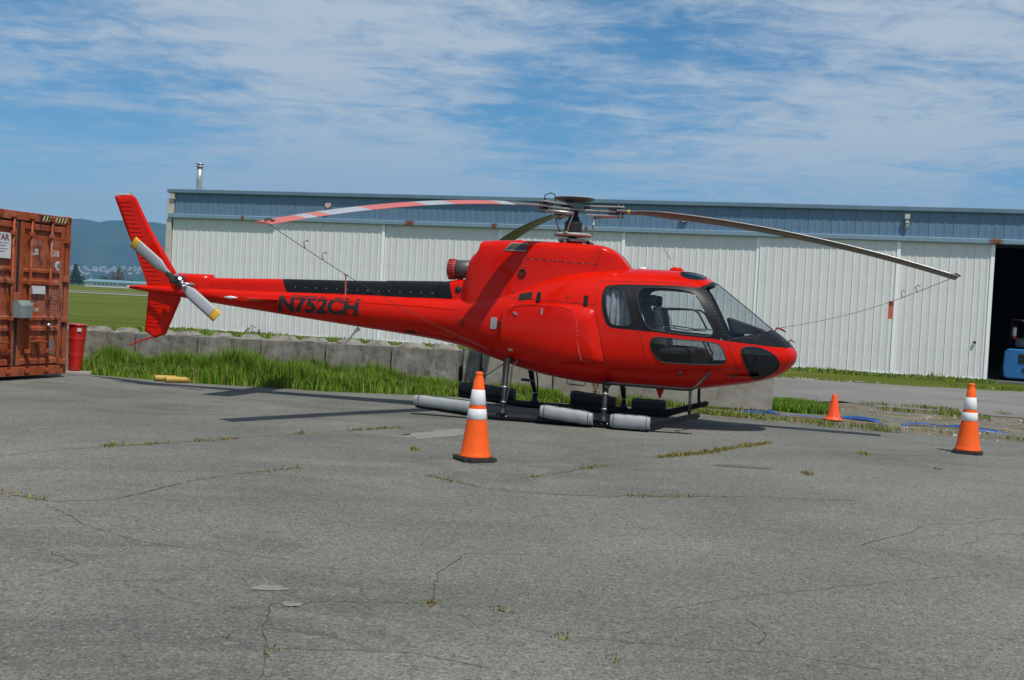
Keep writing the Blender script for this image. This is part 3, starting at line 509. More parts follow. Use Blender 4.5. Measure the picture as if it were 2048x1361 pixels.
def densify(poly,step=.05):
    o=[]; n=len(poly)
    for i in range(n):
        a,b=poly[i],poly[(i+1)%n]; L=math.hypot(a[0]-b[0],(a[1]-b[1])*KS); k=max(1,int(L/step))
        for j in range(k): o.append((a[0]+(b[0]-a[0])*j/k,a[1]+(b[1]-a[1])*j/k))
    return o
def smooth_poly(poly,it=1):
    for _ in range(it):
        n=len(poly); q=[]
        for i in range(n):
            a,b=poly[i],poly[(i+1)%n]; q.append((a[0]*.75+b[0]*.25,a[1]*.75+b[1]*.25)); q.append((a[0]*.25+b[0]*.75,a[1]*.25+b[1]*.75))
        poly=q
    return poly
def inside(poly,p):
    x,y=p; c=False; n=len(poly); j=n-1
    for i in range(n):
        xi,yi=poly[i]; xj,yj=poly[j]
        if (yi>y)!=(yj>y) and x<(xj-xi)*(y-yi)/(yj-yi)+xi: c=not c
        j=i
    return c
SM={'rear_window','door_window','lower_window','chin_window','skylight'}
REG=[(n,smooth_poly(p,2) if n in SM else p,m) for n,p,m in REG]
pts=[];edg=[]
ss=np.concatenate([np.array([.0,.004,.012,.025,.045,.07,.10,.14,.19,.24]),np.arange(.3,5.2,.07),np.arange(5.2,10.46,.16),[10.46]]); ths=np.linspace(-H2,H2,45)
for s in ss:
    for th in ths: pts.append((s,th*KS))
for n,p,m in REG:
    p=densify(p) if n not in SM else p; k=len(pts)
    for s,th in p: pts.append((min(max(s,0.001),10.45),min(max(th,-H2),H2)*KS))
    edg+= [(k+i,k+(i+1)%len(p)) for i in range(len(p))]
res=delaunay_2d_cdt([Vector(p) for p in pts],edg,[],0,1e-5)
dv=np.array([tuple(v) for v in res[0]]); df=res[2]
S3=body(dv[:,0],dv[:,1]/KS); N3=body_n(dv[:,0],dv[:,1]/KS)
cls={}
bbs=[(min(q[0] for q in p),max(q[0] for q in p),min(q[1] for q in p),max(q[1] for q in p)) for n,p,m in REG]
for f in df:
    c=dv[list(f)].mean(0); c=(c[0],c[1]/KS); key='fuselage'
    for (n,p,m),bb in zip(REG,bbs):
        if bb[0]<=c[0]<=bb[1] and bb[2]<=c[1]<=bb[3] and inside(p,c): key=n;break
    cls.setdefault(key,[]).append(f)
def skin(name,faces,m,mirror=1,off=0,flip=False,parent=HE):
    ids=sorted({i for f in faces for i in f}); mp={a:b for b,a in enumerate(ids)}; P=S3[ids]+N3[ids]*off; Nn=N3[ids].copy()
    P=P.copy(); P[:,1]*=mirror; Nn[:,1]*=mirror
    if flip: Nn=-Nn
    F=np.array([[mp[i] for i in f] for f in faces]); a=P[F[:,1]]-P[F[:,0]]; b=P[F[:,2]]-P[F[:,0]]; g=np.cross(a,b); bad=(g*Nn[F].mean(1)).sum(1)<0; F[bad]=F[bad][:,[0,2,1]]
    me=raw_mesh(name,P,F,m,True); me.normals_split_custom_set_from_vertices([tuple(x) for x in Nn]); return link(name,me,parent)
def both(name,faces,m):   # one mesh across the centreline
    ids=sorted({i for f in faces for i in f}); mp={a:b for b,a in enumerate(ids)}; P=S3[ids]; Nn=N3[ids]; F=np.array([[mp[i] for i in f] for f in faces]); g=np.cross(P[F[:,1]]-P[F[:,0]],P[F[:,2]]-P[F[:,0]]); bad=(g*Nn[F].mean(1)).sum(1)<0; F[bad]=F[bad][:,[0,2,1]]
    M=np.array([1,-1,1.]); V=np.concatenate([P,P*M]); NN=np.concatenate([Nn,Nn*M]); FF=np.concatenate([F,F[:,[0,2,1]]+len(P)]); me=raw_mesh(name,V,FF,m,True); me.normals_split_custom_set_from_vertices([tuple(x) for x in NN]); return link(name,me,HE)
FUS=both('fuselage',cls['fuselage'],RED); NOSE=both('nose_panel',cls['nose_panel'],BLKP); WFR=both('windscreen_frame',cls['windscreen_frame'],BLKP)
def surf_path(path,off=.003,mirror=1,closed=False,step=.04):
    p=densify(path,step) if closed else densify(path,step)[:]; 
    if not closed:
        o=[]
        for a,b in zip(path,path[1:]):
            L=math.hypot(a[0]-b[0],(a[1]-b[1])*KS); k=max(1,int(L/step)); o+=[(a[0]+(b[0]-a[0])*j/k,a[1]+(b[1]-a[1])*j/k) for j in range(k)]
        p=o+[path[-1]]
    a=np.array(p); a[:,1]=np.clip(a[:,1],-H2,H2); q=body(a[:,0],a[:,1])+body_n(a[:,0],a[:,1])*off; q[:,1]*=mirror; q=[tuple(x) for x in q]
    return q+[q[0],q[1]] if closed else q
for sd in (1,-1):
    for n,p,m in REG:
        if n in SM or n=='windscreen':
            o=skin(n,cls[n],m,sd); tb=MB(); tb.tube(surf_path(p,.002,sd,True),.0075 if n!='skylight' else .005,6,cap=False); tb.build('seal',RUB,o)
    o=skin('window_surround',cls['window_surround'],BLKP,sd)
    lin=[f for k in ('fuselage','window_surround','windscreen_frame','nose_panel') for f in cls[k] if dv[list(f),0].max()<3.2 and dv[list(f),0].min()>.3]
    skin('cabin_lining',lin,mat('cabin_grey_lining',(.10,.105,.115),.8) if sd==1 else bpy.data.materials['cabin_grey_lining'],sd,-.018,True)
    for k,p in SEAM.items():
        tb=MB(); th=.0035 if k not in('groove',) else .012; tb.tube(surf_path(p,.0 if k!='groove' else -.004,sd),th,6); tb.build('panel_seam',LINE if k!='groove' else RED,FUS)
    # rivets along the windscreen frame
    rv=MB(); pr=surf_path([(1.0,.24),(1.06,.38),(1.22,.68),(1.30,.86)],.001,sd,step=.035)+surf_path([(.93,.185),(.75,.28),(.6,.42),(.45,.72)],.001,sd,step=.04)
    for q in pr: rv.lathe([(.006,-.002),(.005,.003),(.0,.004)],6,Matrix.Translation(q)@rot_to((0,-.8*sd,.6)))
    rv.build('rivets',MET,WFR)
def on(spot,off=0,mirror=1):
    s,th=SPOT[spot] if isinstance(spot,str) else spot; p=body(np.array([s]),np.array([th]))[0]; n=body_n(np.array([s]),np.array([th]))[0]; q=p+n*off; return Vector((q[0],q[1]*mirror,q[2])),Vector((n[0],n[1]*mirror,n[2]))
def frame_at(spot,off=0,mirror=1):  # matrix: local x along fuselage aft->nose, z outwards
    p,n=on(spot,off,mirror); x=Vector((1,0,0)); x=(x-n*x.dot(n)).normalized(); y=n.cross(x); M=Matrix((x,y,n)).transposed().to_4x4(); M.translation=p; return M
for sd in (1,-1):
    for nm,spot,r in (('drain_port','port2',.044),('drain_port','port3',.016)):
        m=MB(); m.lathe([(r*1.15,-.004),(r*1.15,.004),(r*.85,.004),(r*.8,-.01)],20,frame_at(spot,0,sd)); m.build(nm,DARKH,FUS)
    for nm,spot,hx,hy,mm,h in (('air_intake','intake',.105,.062,DARKH,.004),('latch','latch1',.028,.075,BLKP,.02),('latch','latch2',.028,.075,BLKP,.02),('data_plate','plate',.05,.085,GREYP,.003),('fuel_door','sq',.045,.055,DARKH,.004),('lock','lock1',.035,.014,MET,.006),('lock','lock2',.015,.045,MET,.006),('lock','lock3',.035,.014,MET,.006),('latch','hing1',.05,.028,DMET,.012),('latch','hing2',.06,.03,DMET,.014),('step_pad','h1',.02,.035,DMET,.02),('step_pad','h2',.02,.035,DMET,.02),('belly_vent','dark',.09,.03,DARKH,.004)):
        sp=SPOT[spot]; 
        if spot in('lock1','lock2','lock3','sq'): h+=.062 if spot!='sq' else .03
        m=MB(); M=frame_at(sp,0,sd)
        if spot in('lock1','hing1','hing2'): M=M@Matrix.Rotation(R(-35),4,'Z')
        m.box(-hx,hx,-hy,hy,-.012,h,0,M); m.build(nm,mm,FUS,bevel=.004)
    for sp in ('rv1','rv2'): m=MB(); m.lathe([(.012,0),(.010,.006),(0,.008)],10,frame_at(sp,0,sd)); m.build('door_pin',MET,FUS)
# --- baggage locker: a bulged panel with a faired front edge
bp=POLY['baggage']; bp=smooth_poly(bp,1); g=[(s,th) for s in np.arange(2.55,4.25,.045) for th in np.arange(-.8,.55,.05) if inside(bp,(s,th))]
bd=densify(bp,.04); P2=[Vector((s,th*KS)) for s,th in bd]+[Vector((s,th*KS)) for s,th in g]; rs=delaunay_2d_cdt(P2,[(i,(i+1)%len(bd)) for i in range(len(bd))],[],1,1e-6)
bv2=np.array([tuple(v) for v in rs[0]]); bpa=np.array([(s,t*KS) for s,t in bp]); 
def dpoly(p):
    a=bpa; b=np.roll(bpa,-1,0); d=b-a; t=np.clip(((p-a)*d).sum(1)/((d*d).sum(1)+1e-12),0,1); return np.sqrt((((a+d*t[:,None])-p)**2).sum(1)).min()
dist=np.array([dpoly(p) for p in bv2]); fr=np.interp(bv2[:,0],[2.55,2.95,3.3],[.12,.12,.035]); off=.075*np.clip(dist/fr,0,1); off=np.where(dist<1e-4,-.004,off); off=off*np.interp(bv2[:,0],[2.6,3.2,4.2],[1.05,1,.55])
bP=body(bv2[:,0],bv2[:,1]/KS)+body_n(bv2[:,0],bv2[:,1]/KS)*off[:,None]
for sd in (1,-1):
    q=bP.copy(); q[:,1]*=sd; F=np.array(rs[2]); me=raw_mesh('baggage_locker',q,F if sd==1 else F[:,[0,2,1]],RED,True); bm=bmesh.new(); bm.from_mesh(me); bmesh.ops.recalc_face_normals(bm,faces=bm.faces); c=sum((f.normal.y*f.calc_area() for f in bm.faces)); 
    if c*sd>0: bmesh.ops.reverse_faces(bm,faces=bm.faces[:])
    bm.to_mesh(me); bm.free(); me.polygons.foreach_set('use_smooth',np.ones(len(me.polygons),bool)); me.set_sharp_from_angle(angle=R(24)); o=link('baggage_locker',me,HE)
    rv=MB()
    for i in range(16): t=i/15; p,n=on((3.02-.10*t,.20-.50*t),.074,sd); rv.lathe([(.006,-.01),(.006,.002),(0,.004)],6,Matrix.Translation(p)@rot_to(n))
    rv.build('rivets',MET,o)
    tb=MB(); pth=[(4.02,.22),(3.99,.34),(3.9,.42),(3.5,.38),(3.15,.315),(3.05,.25),(3.0,.08),(2.92,-.22)]; tb.tube(surf_path(pth,.066,sd),.004,6); tb.build('panel_seam',LINE,o)
# --- engine cowling
CT_=[(2.36,2.2),(2.42,2.25),(2.52,2.37),(2.64,2.47),(2.78,2.528),(3.0,2.545),(3.86,2.562),(4.55,2.535),(4.60,2.52),(4.62,2.44),(4.77,2.24),(4.82,1.97),(4.84,1.80)]
CW_=[(2.36,.10),(2.42,.24),(2.52,.33),(2.64,.40),(2.8,.44),(3.3,.475),(3.9,.49),(4.5,.46),(4.7,.42),(4.84,.33)]
def cowl_pt(s,a):
    zt=float(pchip(*_tab(CT_),s)); w_=float(pchip(*_tab(CW_),s)); zb=float(np.interp(s,[2.36,2.87,3.0],[2.12,2.08,1.42])); n=8.0; c,sn=math.cos(a),math.sin(a); k=(zt-zb)
    z=zb+k*abs(sn)**(2/n); y=-w_*math.copysign(abs(c)**(2/n),c); fl=min(1,max(0,1-(z-1.62)/.62)); return (-s,y*(1+float(np.interp(s,[2.9,3.2,4.1,4.6],[.0,.30,.22,.0]))*fl*fl),z)
cs=[2.36,2.38,2.42,2.47,2.52,2.58,2.64,2.71,2.78,2.87]+list(np.linspace(3.0,4.52,22))+[4.56,4.59,4.605,4.615,4.63,4.67,4.72,4.77,4.80,4.82,4.835]
m=MB(); m.grid([[cowl_pt(s,a) for a in np.linspace(0,PI,41)] for s in cs]); COW=m.build('engine_cowling',RED,HE)
def on_cowl(x,z,sd=1,off=0):
    best=min(np.linspace(.02,H2,300),key=lambda a:abs(cowl_pt(x,a)[2]-z)); p=cowl_pt(x,best); return Vector((p[0],(p[1]-off)*sd,p[2]))
for sd in (1,-1):
    for pth in ([(3.87,2.54),(3.9,2.2),(3.93,2.0)],[(2.80,2.50),(2.86,2.2),(2.9,2.1)],[(3.88,2.30),(3.4,2.27),(2.84,2.25)]):
        tb=MB(); L=[]
        for a,b in zip(pth,pth[1:]): L+=[on_cowl(a[0]+(b[0]-a[0])*t,a[1]+(b[1]-a[1])*t,sd) for t in np.linspace(0,1,8)]
        tb.tube(L,.004,6); tb.build('panel_seam',LINE,COW)
    rw=[[on_cowl(4.21+(-.09*t)+(3.90-.02*t-4.21+.09*t)*k,2.395+.10*t,sd,.006) for k in np.linspace(0,1,8)] for t in np.linspace(0,1,6)]; m=MB(); m.grid(rw); m.build('cowl_window',DMET,COW); tb=MB(); tb.tube([on_cowl(x,z,sd,.004) for x,z in ((4.21,2.40),(3.90,2.40),(3.88,2.50),(4.12,2.51),(4.21,2.40))],.009,6); tb.build('window_frame',GREYP,COW)
    p=on_cowl(3.92,2.08,sd,.0); m=MB(); m.lathe([(.05,-.02),(.058,.01),(.058,.03),(.04,.03),(.036,-.01)],20,Matrix.Translation(p)@rot_to((0,-sd,.15))); m.build('cooling_port',DARKH,COW)
for sd in (1,-1):
    rv=MB()
    for i in range(9): rv.lathe([(.007,-.003),(.006,.003),(0,.004)],6,Matrix.Translation(on_cowl(3.885+.004*i,2.52-.055*i,sd,.002))@rot_to((0,-sd,0)))
    for i in range(8): rv.lathe([(.007,-.003),(.006,.003),(0,.004)],6,Matrix.Translation(on_cowl(3.8-.125*i,2.285-.004*i,sd,.002))@rot_to((0,-sd,0)))
    rv.build('fasteners',MET,COW)
m=MB(); m.tube([(-4.1,0,2.56),(-4.1,0,2.585)],[.06,.045],12); m.build('beacon_base',RED,COW)
ex_y=-.06
m=MB(); m.tube([(-4.7,ex_y,2.115),(-4.9,ex_y,2.11),(-5.03,ex_y,2.105)],[.135,.135,.137],24); EXH=m.build('exhaust_pipe',mat('exhaust_metal',rough=.5,metal=.6,build=grime((.13,.125,.115),(.07,.065,.06),6)),HE)
m=MB(); m.tube([(-5.02,ex_y,2.105),(-5.025,ex_y,2.105),(-5.06,ex_y,2.104),(-5.12,ex_y,2.10),(-5.155,ex_y,2.10)],[.139,.148,.15,.146,.10],24)
for i in range(24): a=i*PI/12; m.box(-5.14,-5.04,-.006,.006,.142,.156,0,Matrix.Translation((0,ex_y,2.102))@Matrix.Rotation(a,4,'X'))
m.build('exhaust_cover',DCOV,EXH); m=MB(); m.tube([(-4.95,ex_y-.02,1.97),(-4.98,ex_y,1.92),(-4.98,ex_y,1.80)],[.05,.04,.05],10); m.build('drain_bracket',DCOV,EXH)
# --- rear deck cover between cowling and boom, drive shaft cover along the boom
def hood(s0a,s0b,s1a,s1b,top,base,wd,name,m_,zc=None):  # slanted ends: a at the top, b at the base
    rows=[]
    for t in np.linspace(0,1,24):
        row=[]
        for a in np.linspace(0,PI,17):
            sn=abs(math.sin(a))**.5; c=math.cos(a); s=(s0a+(s1a-s0a)*t)*sn+(s0b+(s1b-s0b)*t)*(1-sn)
            zt=np.interp(s,*zip(*top)); zb=np.interp(s,*zip(*base)); w_=np.interp(s,*zip(*wd)); row.append((-s,-w_*math.copysign(abs(c)**.5,c),zb+(zt-zb)*sn))
        rows.append(row)
    o=MB(); o.grid(rows); 
    for rr in (rows[0],rows[-1]): o.add(rr,[tuple(range(17))])
    return o.build(name,m_,HE)
tp=[(4.6,1.99),(5.0,1.95),(5.2,1.91),(6.08,1.878),(6.58,1.862),(7.83,1.833),(8.6,1.806),(9.05,1.795)]; bs=[(4.6,1.60),(9.05,1.58)]; wdt=[(4.6,.30),(5.0,.235),(5.3,.185),(7,.15),(9.05,.105)]
hood(4.62,4.55,5.10,5.0,tp,bs,[(a,b*1.02) for a,b in wdt],'rear_deck_cover',RED)
hood(5.10,5.005,5.24,5.3,tp,bs,[(a,b*1.02) for a,b in wdt],'deck_fairing',BLKP)
SP1=hood(5.243,5.303,6.10,6.10,[(a,b+.008) for a,b in tp],bs,[(a,b*1.03) for a,b in wdt],'shaft_cover',BLKP); SP2=hood(6.10,6.10,7.80,7.68,tp,bs,wdt,'shaft_cover',BLKP); SP3=hood(7.803,7.683,9.03,9.03,tp,bs,wdt,'shaft_cover',RED)
for sd in (1,-1):
    m=MB(); m.lathe([(.05,-.01),(.05,.008),(.0,.009)],18,Matrix.Translation((-4.93,-.245*sd,1.80))@rot_to((0,-sd,.05))); m.build('vent_hole',DARKH,SP1)
    rv=MB()
    for s in np.arange(5.35,7.7,.17):
        w_=np.interp(s,*zip(*wdt)); rv.lathe([(.008,0),(.006,.006),(0,.007)],6,Matrix.Translation((-s,-(w_*1.03+.001)*sd,1.715 if s>6.1 else 1.725))@rot_to((0,-sd,0)))
    rv.build('fasteners',MET,SP2)
# --- lettering on the boom
def boom_text(sd):
    me=text_mesh('N752CH',.36,.017,.92); co=np.array([v.co[:] for v in me.vertices]); x0,x1=co[:,0].min(),co[:,0].max(); y0,y1=co[:,1].min(),co[:,1].max()
    bm=bmesh.new(); bm.from_mesh(me)
    for k in range(1,12): bmesh.ops.bisect_plane(bm,geom=bm.verts[:]+bm.edges[:]+bm.faces[:],plane_co=(0,y0+(y1-y0)*k/12,0),plane_no=(0,1,0))
    for v in bm.verts:
        fx_=(v.co.x-x0)/(x1-x0); fz=(v.co.y-y0)/(y1-y0); s=7.80-1.33*fx_; s=s if sd==1 else 7.80-1.33*(1-fx_)
        s-=.03*(fz-.5)*sd; z=1.318+.275*fz-.006*fx_
        zt,zb,w_,zm,n=[float(q) for q in sec(s)]; h=(zt-zm) if z>zm else (zm-zb); y=-w_*max(0,1-(abs(z-zm)/h)**n)**(1/n); v.co=Vector((-s,(y-.0035)*sd,z))
    bm.to_mesh(me); bm.free(); return link('registration_lettering',me,HE,bpy.data.materials.get('black_lettering') or mat('black_lettering',(.012,.012,.013),.4))
boom_text(1); boom_text(-1)
# --- fins, tail
def fin(poly,th,name,ribs):
    cx=sum(p[0] for p in poly)/len(poly); cz=sum(p[1] for p in poly)/len(poly); n=len(poly); m=MB()
    inn=[(cx+(x-cx)*.82,cz+(z-cz)*.93) for x,z in poly]; e=.012
    vs=[(x,-e,z) for x,z in poly]+[(x,-th,z) for x,z in inn]+[(x,e,z) for x,z in poly]+[(x,th,z) for x,z in inn]; fs=[tuple(range(n,2*n)),tuple(range(3*n,4*n))]
    for i in range(n): j=(i+1)%n; fs+=[(i,j,n+j,n+i),(2*n+i,3*n+i,3*n+j,2*n+j),(i,2*n+i,2*n+j,j)]
    m.add(vs,fs); o=m.build(name,RED,HE,bevel=.01); 
    for (x0,x1,z) in ribs:
        for sd in (1,-1): q=MB(); q.prism([(-.010,0),(.010,0),(.004,.007),(-.004,.007)],x0,x1,'yz'); r=q.build('rib',RED,o); r.rotation_euler=(-PI/2 if sd==-1 else PI/2,0,0); r.location=(0,-(th+.0)*sd,z)
    return o
up=[(-10.81,3.03),(-10.48,3.06),(-10.13,2.507),(-9.90,2.195),(-9.66,1.85),(-9.62,1.6),(-10.14,1.6),(-10.165,1.666),(-10.37,2.119),(-10.52,2.401)]
te=[(3.03,-10.81),(2.40,-10.52),(2.12,-10.37),(1.666,-10.165)]
fin(up,.045,'vertical_fin',[(np.interp(z,[a for a,b in te][::-1],[b for a,b in te][::-1])+.06,np.interp(z,[a for a,b in te][::-1],[b for a,b in te][::-1])+.06+.215,z) for z in np.arange(1.72,2.96,.068)])
lo=[(-10.13,1.55),(-10.165,.886),(-9.99,.792),(-9.80,.85),(-9.56,1.43),(-9.6,1.55)]
fin(lo,.035,'ventral_fin',[(-10.10,-9.90+.0*z,z) for z in np.arange(.98,1.45,.06)])
m=MB(); m.tube([(-9.93,0,.81),(-10.05,0,.79),(-10.2,0,.745),(-10.42,0,.65),(-10.46,0,.64)],[.012,.013,.012,.011,.004],8); m.build('tail_skid',RED,HE)
m=MB(); m.lathe([(.018,0),(.018,.05),(0,.065)],12,Matrix.Translation((-10.455,0,1.583))@rot_to((-1,0,0))); m.build('tail_light',mat('clear_lens',(.8,.78,.75),.2),HE)
m=MB(); m.lathe([(.02,0),(.02,.05),(.012,.06)],12,Matrix.Translation((-10.52,0,3.05))); m.build('fin_light',GREYP,HE); m=MB(); m.box(-10.78,-10.5,-.02,.02,3.045,3.075); m.build('fin_cap',mat('pale_cap',(.6,.45,.4),.5),HE,bevel=.01)
# gearbox housing
m=MB(); m.grid([[(-s,.115*k*math.cos(a),1.60+.245*math.sin(a)**.5*(1 if k==1 else .8)) for a in np.linspace(0,PI,15)] for s,k in ((9.02,.8),(9.03,1),(9.3,1),(9.66,1),(9.7,.7))]); m.build('gearbox_cover',RED,HE)
# stabiliser
for sd in (1,-1):
    rows=[]
    for t in np.linspace(0,1,6):
        y=-(.15+t*1.05)*sd; rows.append([(-8.30+t*.0+.50*c+(-.02*t),y,1.505+zt) for c,zt in ((0,0),(.12,.012),(.5,.022),(.85,.020),(.97,.010),(1.0,0),(.97,-.012),(.85,-.028),(.5,-.03),(.12,-.012))])
    m=MB(); m.grid(rows,closed=True); m.add(rows[-1],[tuple(range(10))]); ST=m.build('horizontal_stabiliser',RED,HE); m=MB(); m.tube([(-8.2,-1.21*sd,1.507),(-8.1,-1.225*sd,1.507),(-8.0,-1.21*sd,1.507)],[.01,.024,.01],10); m.build('tip_light',mat('lens',(.7,.65,.62),.15),ST)
# tail rotor
TR=Vector((-9.51,-.30,1.735)); tdir=Vector((-.80,0,.595)).normalized(); tp_=Vector((.595,0,.80)).normalized()
m=MB(); m.lathe([(.075,0),(.075,.06),(.05,.09),(.05,.2),(.075,.22),(.075,.26),(.03,.28)],18,Matrix.Translation((-9.51,-.09,1.735))@rot_to((0,-1,0))); m.tube([TR-tdir*.17,TR+tdir*.17],[.05,.05],12); THB=m.build('tail_rotor_hub',DMET,HE)
m=MB()
for i in range(7): a=i*.9; m.lathe([(.028,0),(.034,.02),(.028,.045)],10,Matrix.Translation(TR+Vector((.06+.05*i*.55,-.04+.02*math.sin(a),.03-.022*i+.02*math.cos(a*2))))@rot_to((math.sin(a),-1,math.cos(a))))
m.tube([(-9.35,-.12,1.68),(-9.25,-.2,1.66),(-9.42,-.30,1.69)],[.03,.035,.02],10); m.build('pitch_links',MET,THB)
TBG=mat('tail_blade_grey',rough=.4,build=grime((.36,.385,.40),(.29,.31,.32),4)); YELB=mat('yellow_tip',(.62,.36,.02),.45)
for sg in (1,-1):
    rows=[]; rr=[.12,.2,.28,.34,.42,.6,.82,.825,.93]; ch=[.035,.045,.07,.092,.095,.095,.095,.095,.095]
    for r,c in zip(rr,ch):
        row=[]
        for k,(cx_,tz) in enumerate(((-1,0),(-.6,.012),(0,.016),(.7,.012),(1,0),(.7,-.008),(0,-.010),(-.6,-.008))):
            o_=TR+tdir*sg*r+tp_*(cx_*c+.012)*1; tw=math.sin(R(8))*cx_*c; row.append(o_+Vector((0,-.02-tz-tw*sg,0)))
        rows.append(row)
    m=MB(); m.grid(rows[:7],closed=True); bl=m.build('tail_rotor_blade',TBG,HE); m=MB(); m.grid(rows[7:],closed=True); m.add(rows[-1],[tuple(range(8))]); m.build('yellow_tip',YELB,bl)
# --- main rotor
HX=-3.30
MAST=Matrix.Translation((HX,0,0))
m=MB(); m.lathe([(.17,2.50),(.17,2.56),(.12,2.58),(.12,2.62)],24,MAST); m.lathe([(.065,2.5),(.065,3.06)],20,MAST); m.build('mast',DMET,HE)
m=MB(); m.lathe([(.10,2.70)]+[((.14 if i%2 else .115),2.70+i*.022) for i in range(1,9)]+[(.09,2.9),(.075,2.95)],24,MAST); m.build('mast_boot',mat('black_boot',(.015,.015,.016),.7),HE)
m=MB(); m.lathe([(.10,2.655),(.26,2.66),(.285,2.672),(.285,2.695),(.24,2.71),(.10,2.715)],30,MAST); m.lathe([(.1,2.575),(.2,2.58),(.22,2.6),(.20,2.625),(.1,2.63)],30,MAST); SW=m.build('swashplate',GREYP,HE)
m=MB()
for a in (.3,2.4,4.5): m.tube([(HX+.18*math.cos(a),.18*math.sin(a),2.6),(HX+.30*math.cos(a),.30*math.sin(a),2.57),(HX+.33*math.cos(a),.33*math.sin(a),2.5)],[.03,.022,.022],8)
m.build('control_rods',DMET,SW)
m=MB(); m.lathe([(.06,3.17),(.12,3.165),(.265,3.195),(.295,3.215),(.30,3.225),(.292,3.222),(.26,3.205),(.1,3.185),(.02,3.182)],36,MAST); VA=m.build('vibration_absorber',mat('dark_bowl',rough=.5,metal=.3,build=grime((.10,.10,.10),(.06,.06,.06),8)),HE)
m=MB(); m.lathe([(.10,3.04),(.11,3.06),(.075,3.09),(.075,3.17)],20,MAST)
BL_A=[R(-13.5+12.5),R(-133.5+12.5),R(106.5+12.5)]
for a in BL_A:
    M=MAST@Matrix.Rotation(a,4,'Z'); m.prism([(0,-.14),(.14,-.13),(.30,-.055),(.62,-.045),(.66,-.03),(.66,.03),(.62,.045),(.30,.055),(.14,.13),(0,.14)],3.035,3.062,'xy',0,M)
STAR=m.build('star_hub',mat('composite_star',rough=.5,build=grime((.27,.29,.28),(.19,.2,.2),7)),HE,bevel=.006)
BRN=mat('blade_grey_brown',rough=.45,build=grime((.13,.12,.115),(.10,.093,.09),2,fine=30)); SRED=mat('blade_stripe_red',rough=.5,build=grime((.55,.15,.13),(.48,.13,.11),3)); SGR=mat('blade_stripe_grey',rough=.5,build=grime((.36,.39,.43),(.30,.32,.36),3)); LEAD=mat('blade_edge_steel',rough=.35,metal=.7,build=grime((.45,.44,.42),(.33,.32,.3),8)); BYEL=mat('blade_yellow',(.6,.5,.05),.5)
DROOP={11:.80,9:.70,12:.66,0:.7}
def blade_pt(r,c,t,M,pitch):
    ch=np.interp(r,[.62,.85,1.25,1.5],[.075,.085,.165,.175]); th=np.interp(r,[.62,.9,1.3,5.34],[.030,.026,.020,.016]); y=c*ch-.04*(0 if r<1 else 1); z=t*th
    pa=-R(np.interp(r,[.6,1.3,5.34],[pitch*.6,pitch,pitch-4])); y,z=y*math.cos(pa)-z*math.sin(pa),y*math.sin(pa)+z*math.cos(pa)
    q=r/5.34; dz=3.055+.03*q-DROOP[pitch]*q**1.9; return M@Vector((r,y,dz+z))
SEC=[(-1,0,0),(-.93,.7,0),(-.6,1.05,1),(0,.95,1),(.6,.5,1),(1,.05,1),(.6,-.3,1),(0,-.55,1),(-.6,-.7,1),(-.93,-.5,0)]
def blade_part(M,pitch,r0,r1,name,mm,parent,n=None):
    n=n or max(2,int((r1-r0)/.12)); rows=[[blade_pt(r,c,t,M,pitch) for c,t,_ in SEC] for r in np.linspace(r0,r1,n+1)]; m=MB(); m.grid(rows,closed=True); m.add(rows[0],[tuple(range(10))]); m.add(rows[-1],[tuple(range(10))]); return m.build(name,mm,parent)
TIPS=[]
for k,a in enumerate(BL_A):
    M=MAST@Matrix.Rotation(a,4,'Z'); pitch=(11,9,12)[k]
    B=blade_part(M,pitch,.64,5.34,'rotor_blade',BRN,HE) if k!=1 else blade_part(M,pitch,.64,1.35,'rotor_blade',BRN,HE)
    if k==1:
        B['label']='rotor blade with red and pale grey stripes'
        br=[1.35,1.64,2.51,3.02,3.907,4.526,4.705,4.86,5.34]
        for i in range(8): blade_part(M,pitch,br[i]+.001,br[i+1],'red_stripe' if i%2 else 'grey_stripe',SRED if i%2 else SGR,B)
    else:
        m=MB(); m.tube([blade_pt(r,-1.0,0,M,pitch) for r in np.linspace(1.2,5.34,34)],.009,6); m.build('leading_edge_strip',LEAD,B)
        m=MB(); m.grid([[blade_pt(r,c*1.03,t*1.06,M,pitch) for c,t,_ in SEC] for r in (.80,.84)],closed=True); m.build('yellow_mark',BYEL,B)
    TIPS.append(M@Vector((5.30,-.04,0))+Vector((0,0,blade_pt(5.30,0,0,Matrix(),pitch).z)))
    # sleeve: two plates, damper blocks, bolts
    m=MB(); m.prism([(.13,-.075),(.34,-.06),(.70,-.05),(.74,-.03),(.74,.03),(.70,.05),(.34,.06),(.13,.075)],3.105,3.125,'xy',0,M); m.prism([(.20,-.075),(.38,-.05),(.70,-.05),(.74,-.03),(.74,.03),(.70,.05),(.38,.05),(.20,.075)],2.975,2.995,'xy',0,M); SL=m.build('sleeve',GREYP,B,bevel=.004)
    
    for q_ in ((.52,.64,-.055,.055,2.996,3.034),(.52,.64,-.055,.055,3.064,3.104),(.15,.24,-.06,.06,3.064,3.104)): m=MB(); m.box(*q_,0,M); m.build('damper',BLKM,SL,bevel=.008)
    m=MB()
    for r in (.66,.72): 
        for y in (-.025,.025): m.cyl(M@Vector((r,y,2.955)),M@Vector((r,y,3.15)),.011,8)
    m.build('bolt',DMET,SL)
    m=MB(); m.tube([M@Vector((.62,.05,2.985)),M@Vector((.36,.19,2.98)),M@Vector((.27,.22,2.97))],[.022,.022,.03],8); m.tube([M@Vector((.27,.22,2.97)),M@Vector((.265,.10,2.70))],.013,8); m.lathe([(.02,-.02),(.02,.02)],8,Matrix.Translation(M@Vector((.265,.10,2.70)))@rot_to((1,0,0))); m.build('pitch_link',MET,SL)
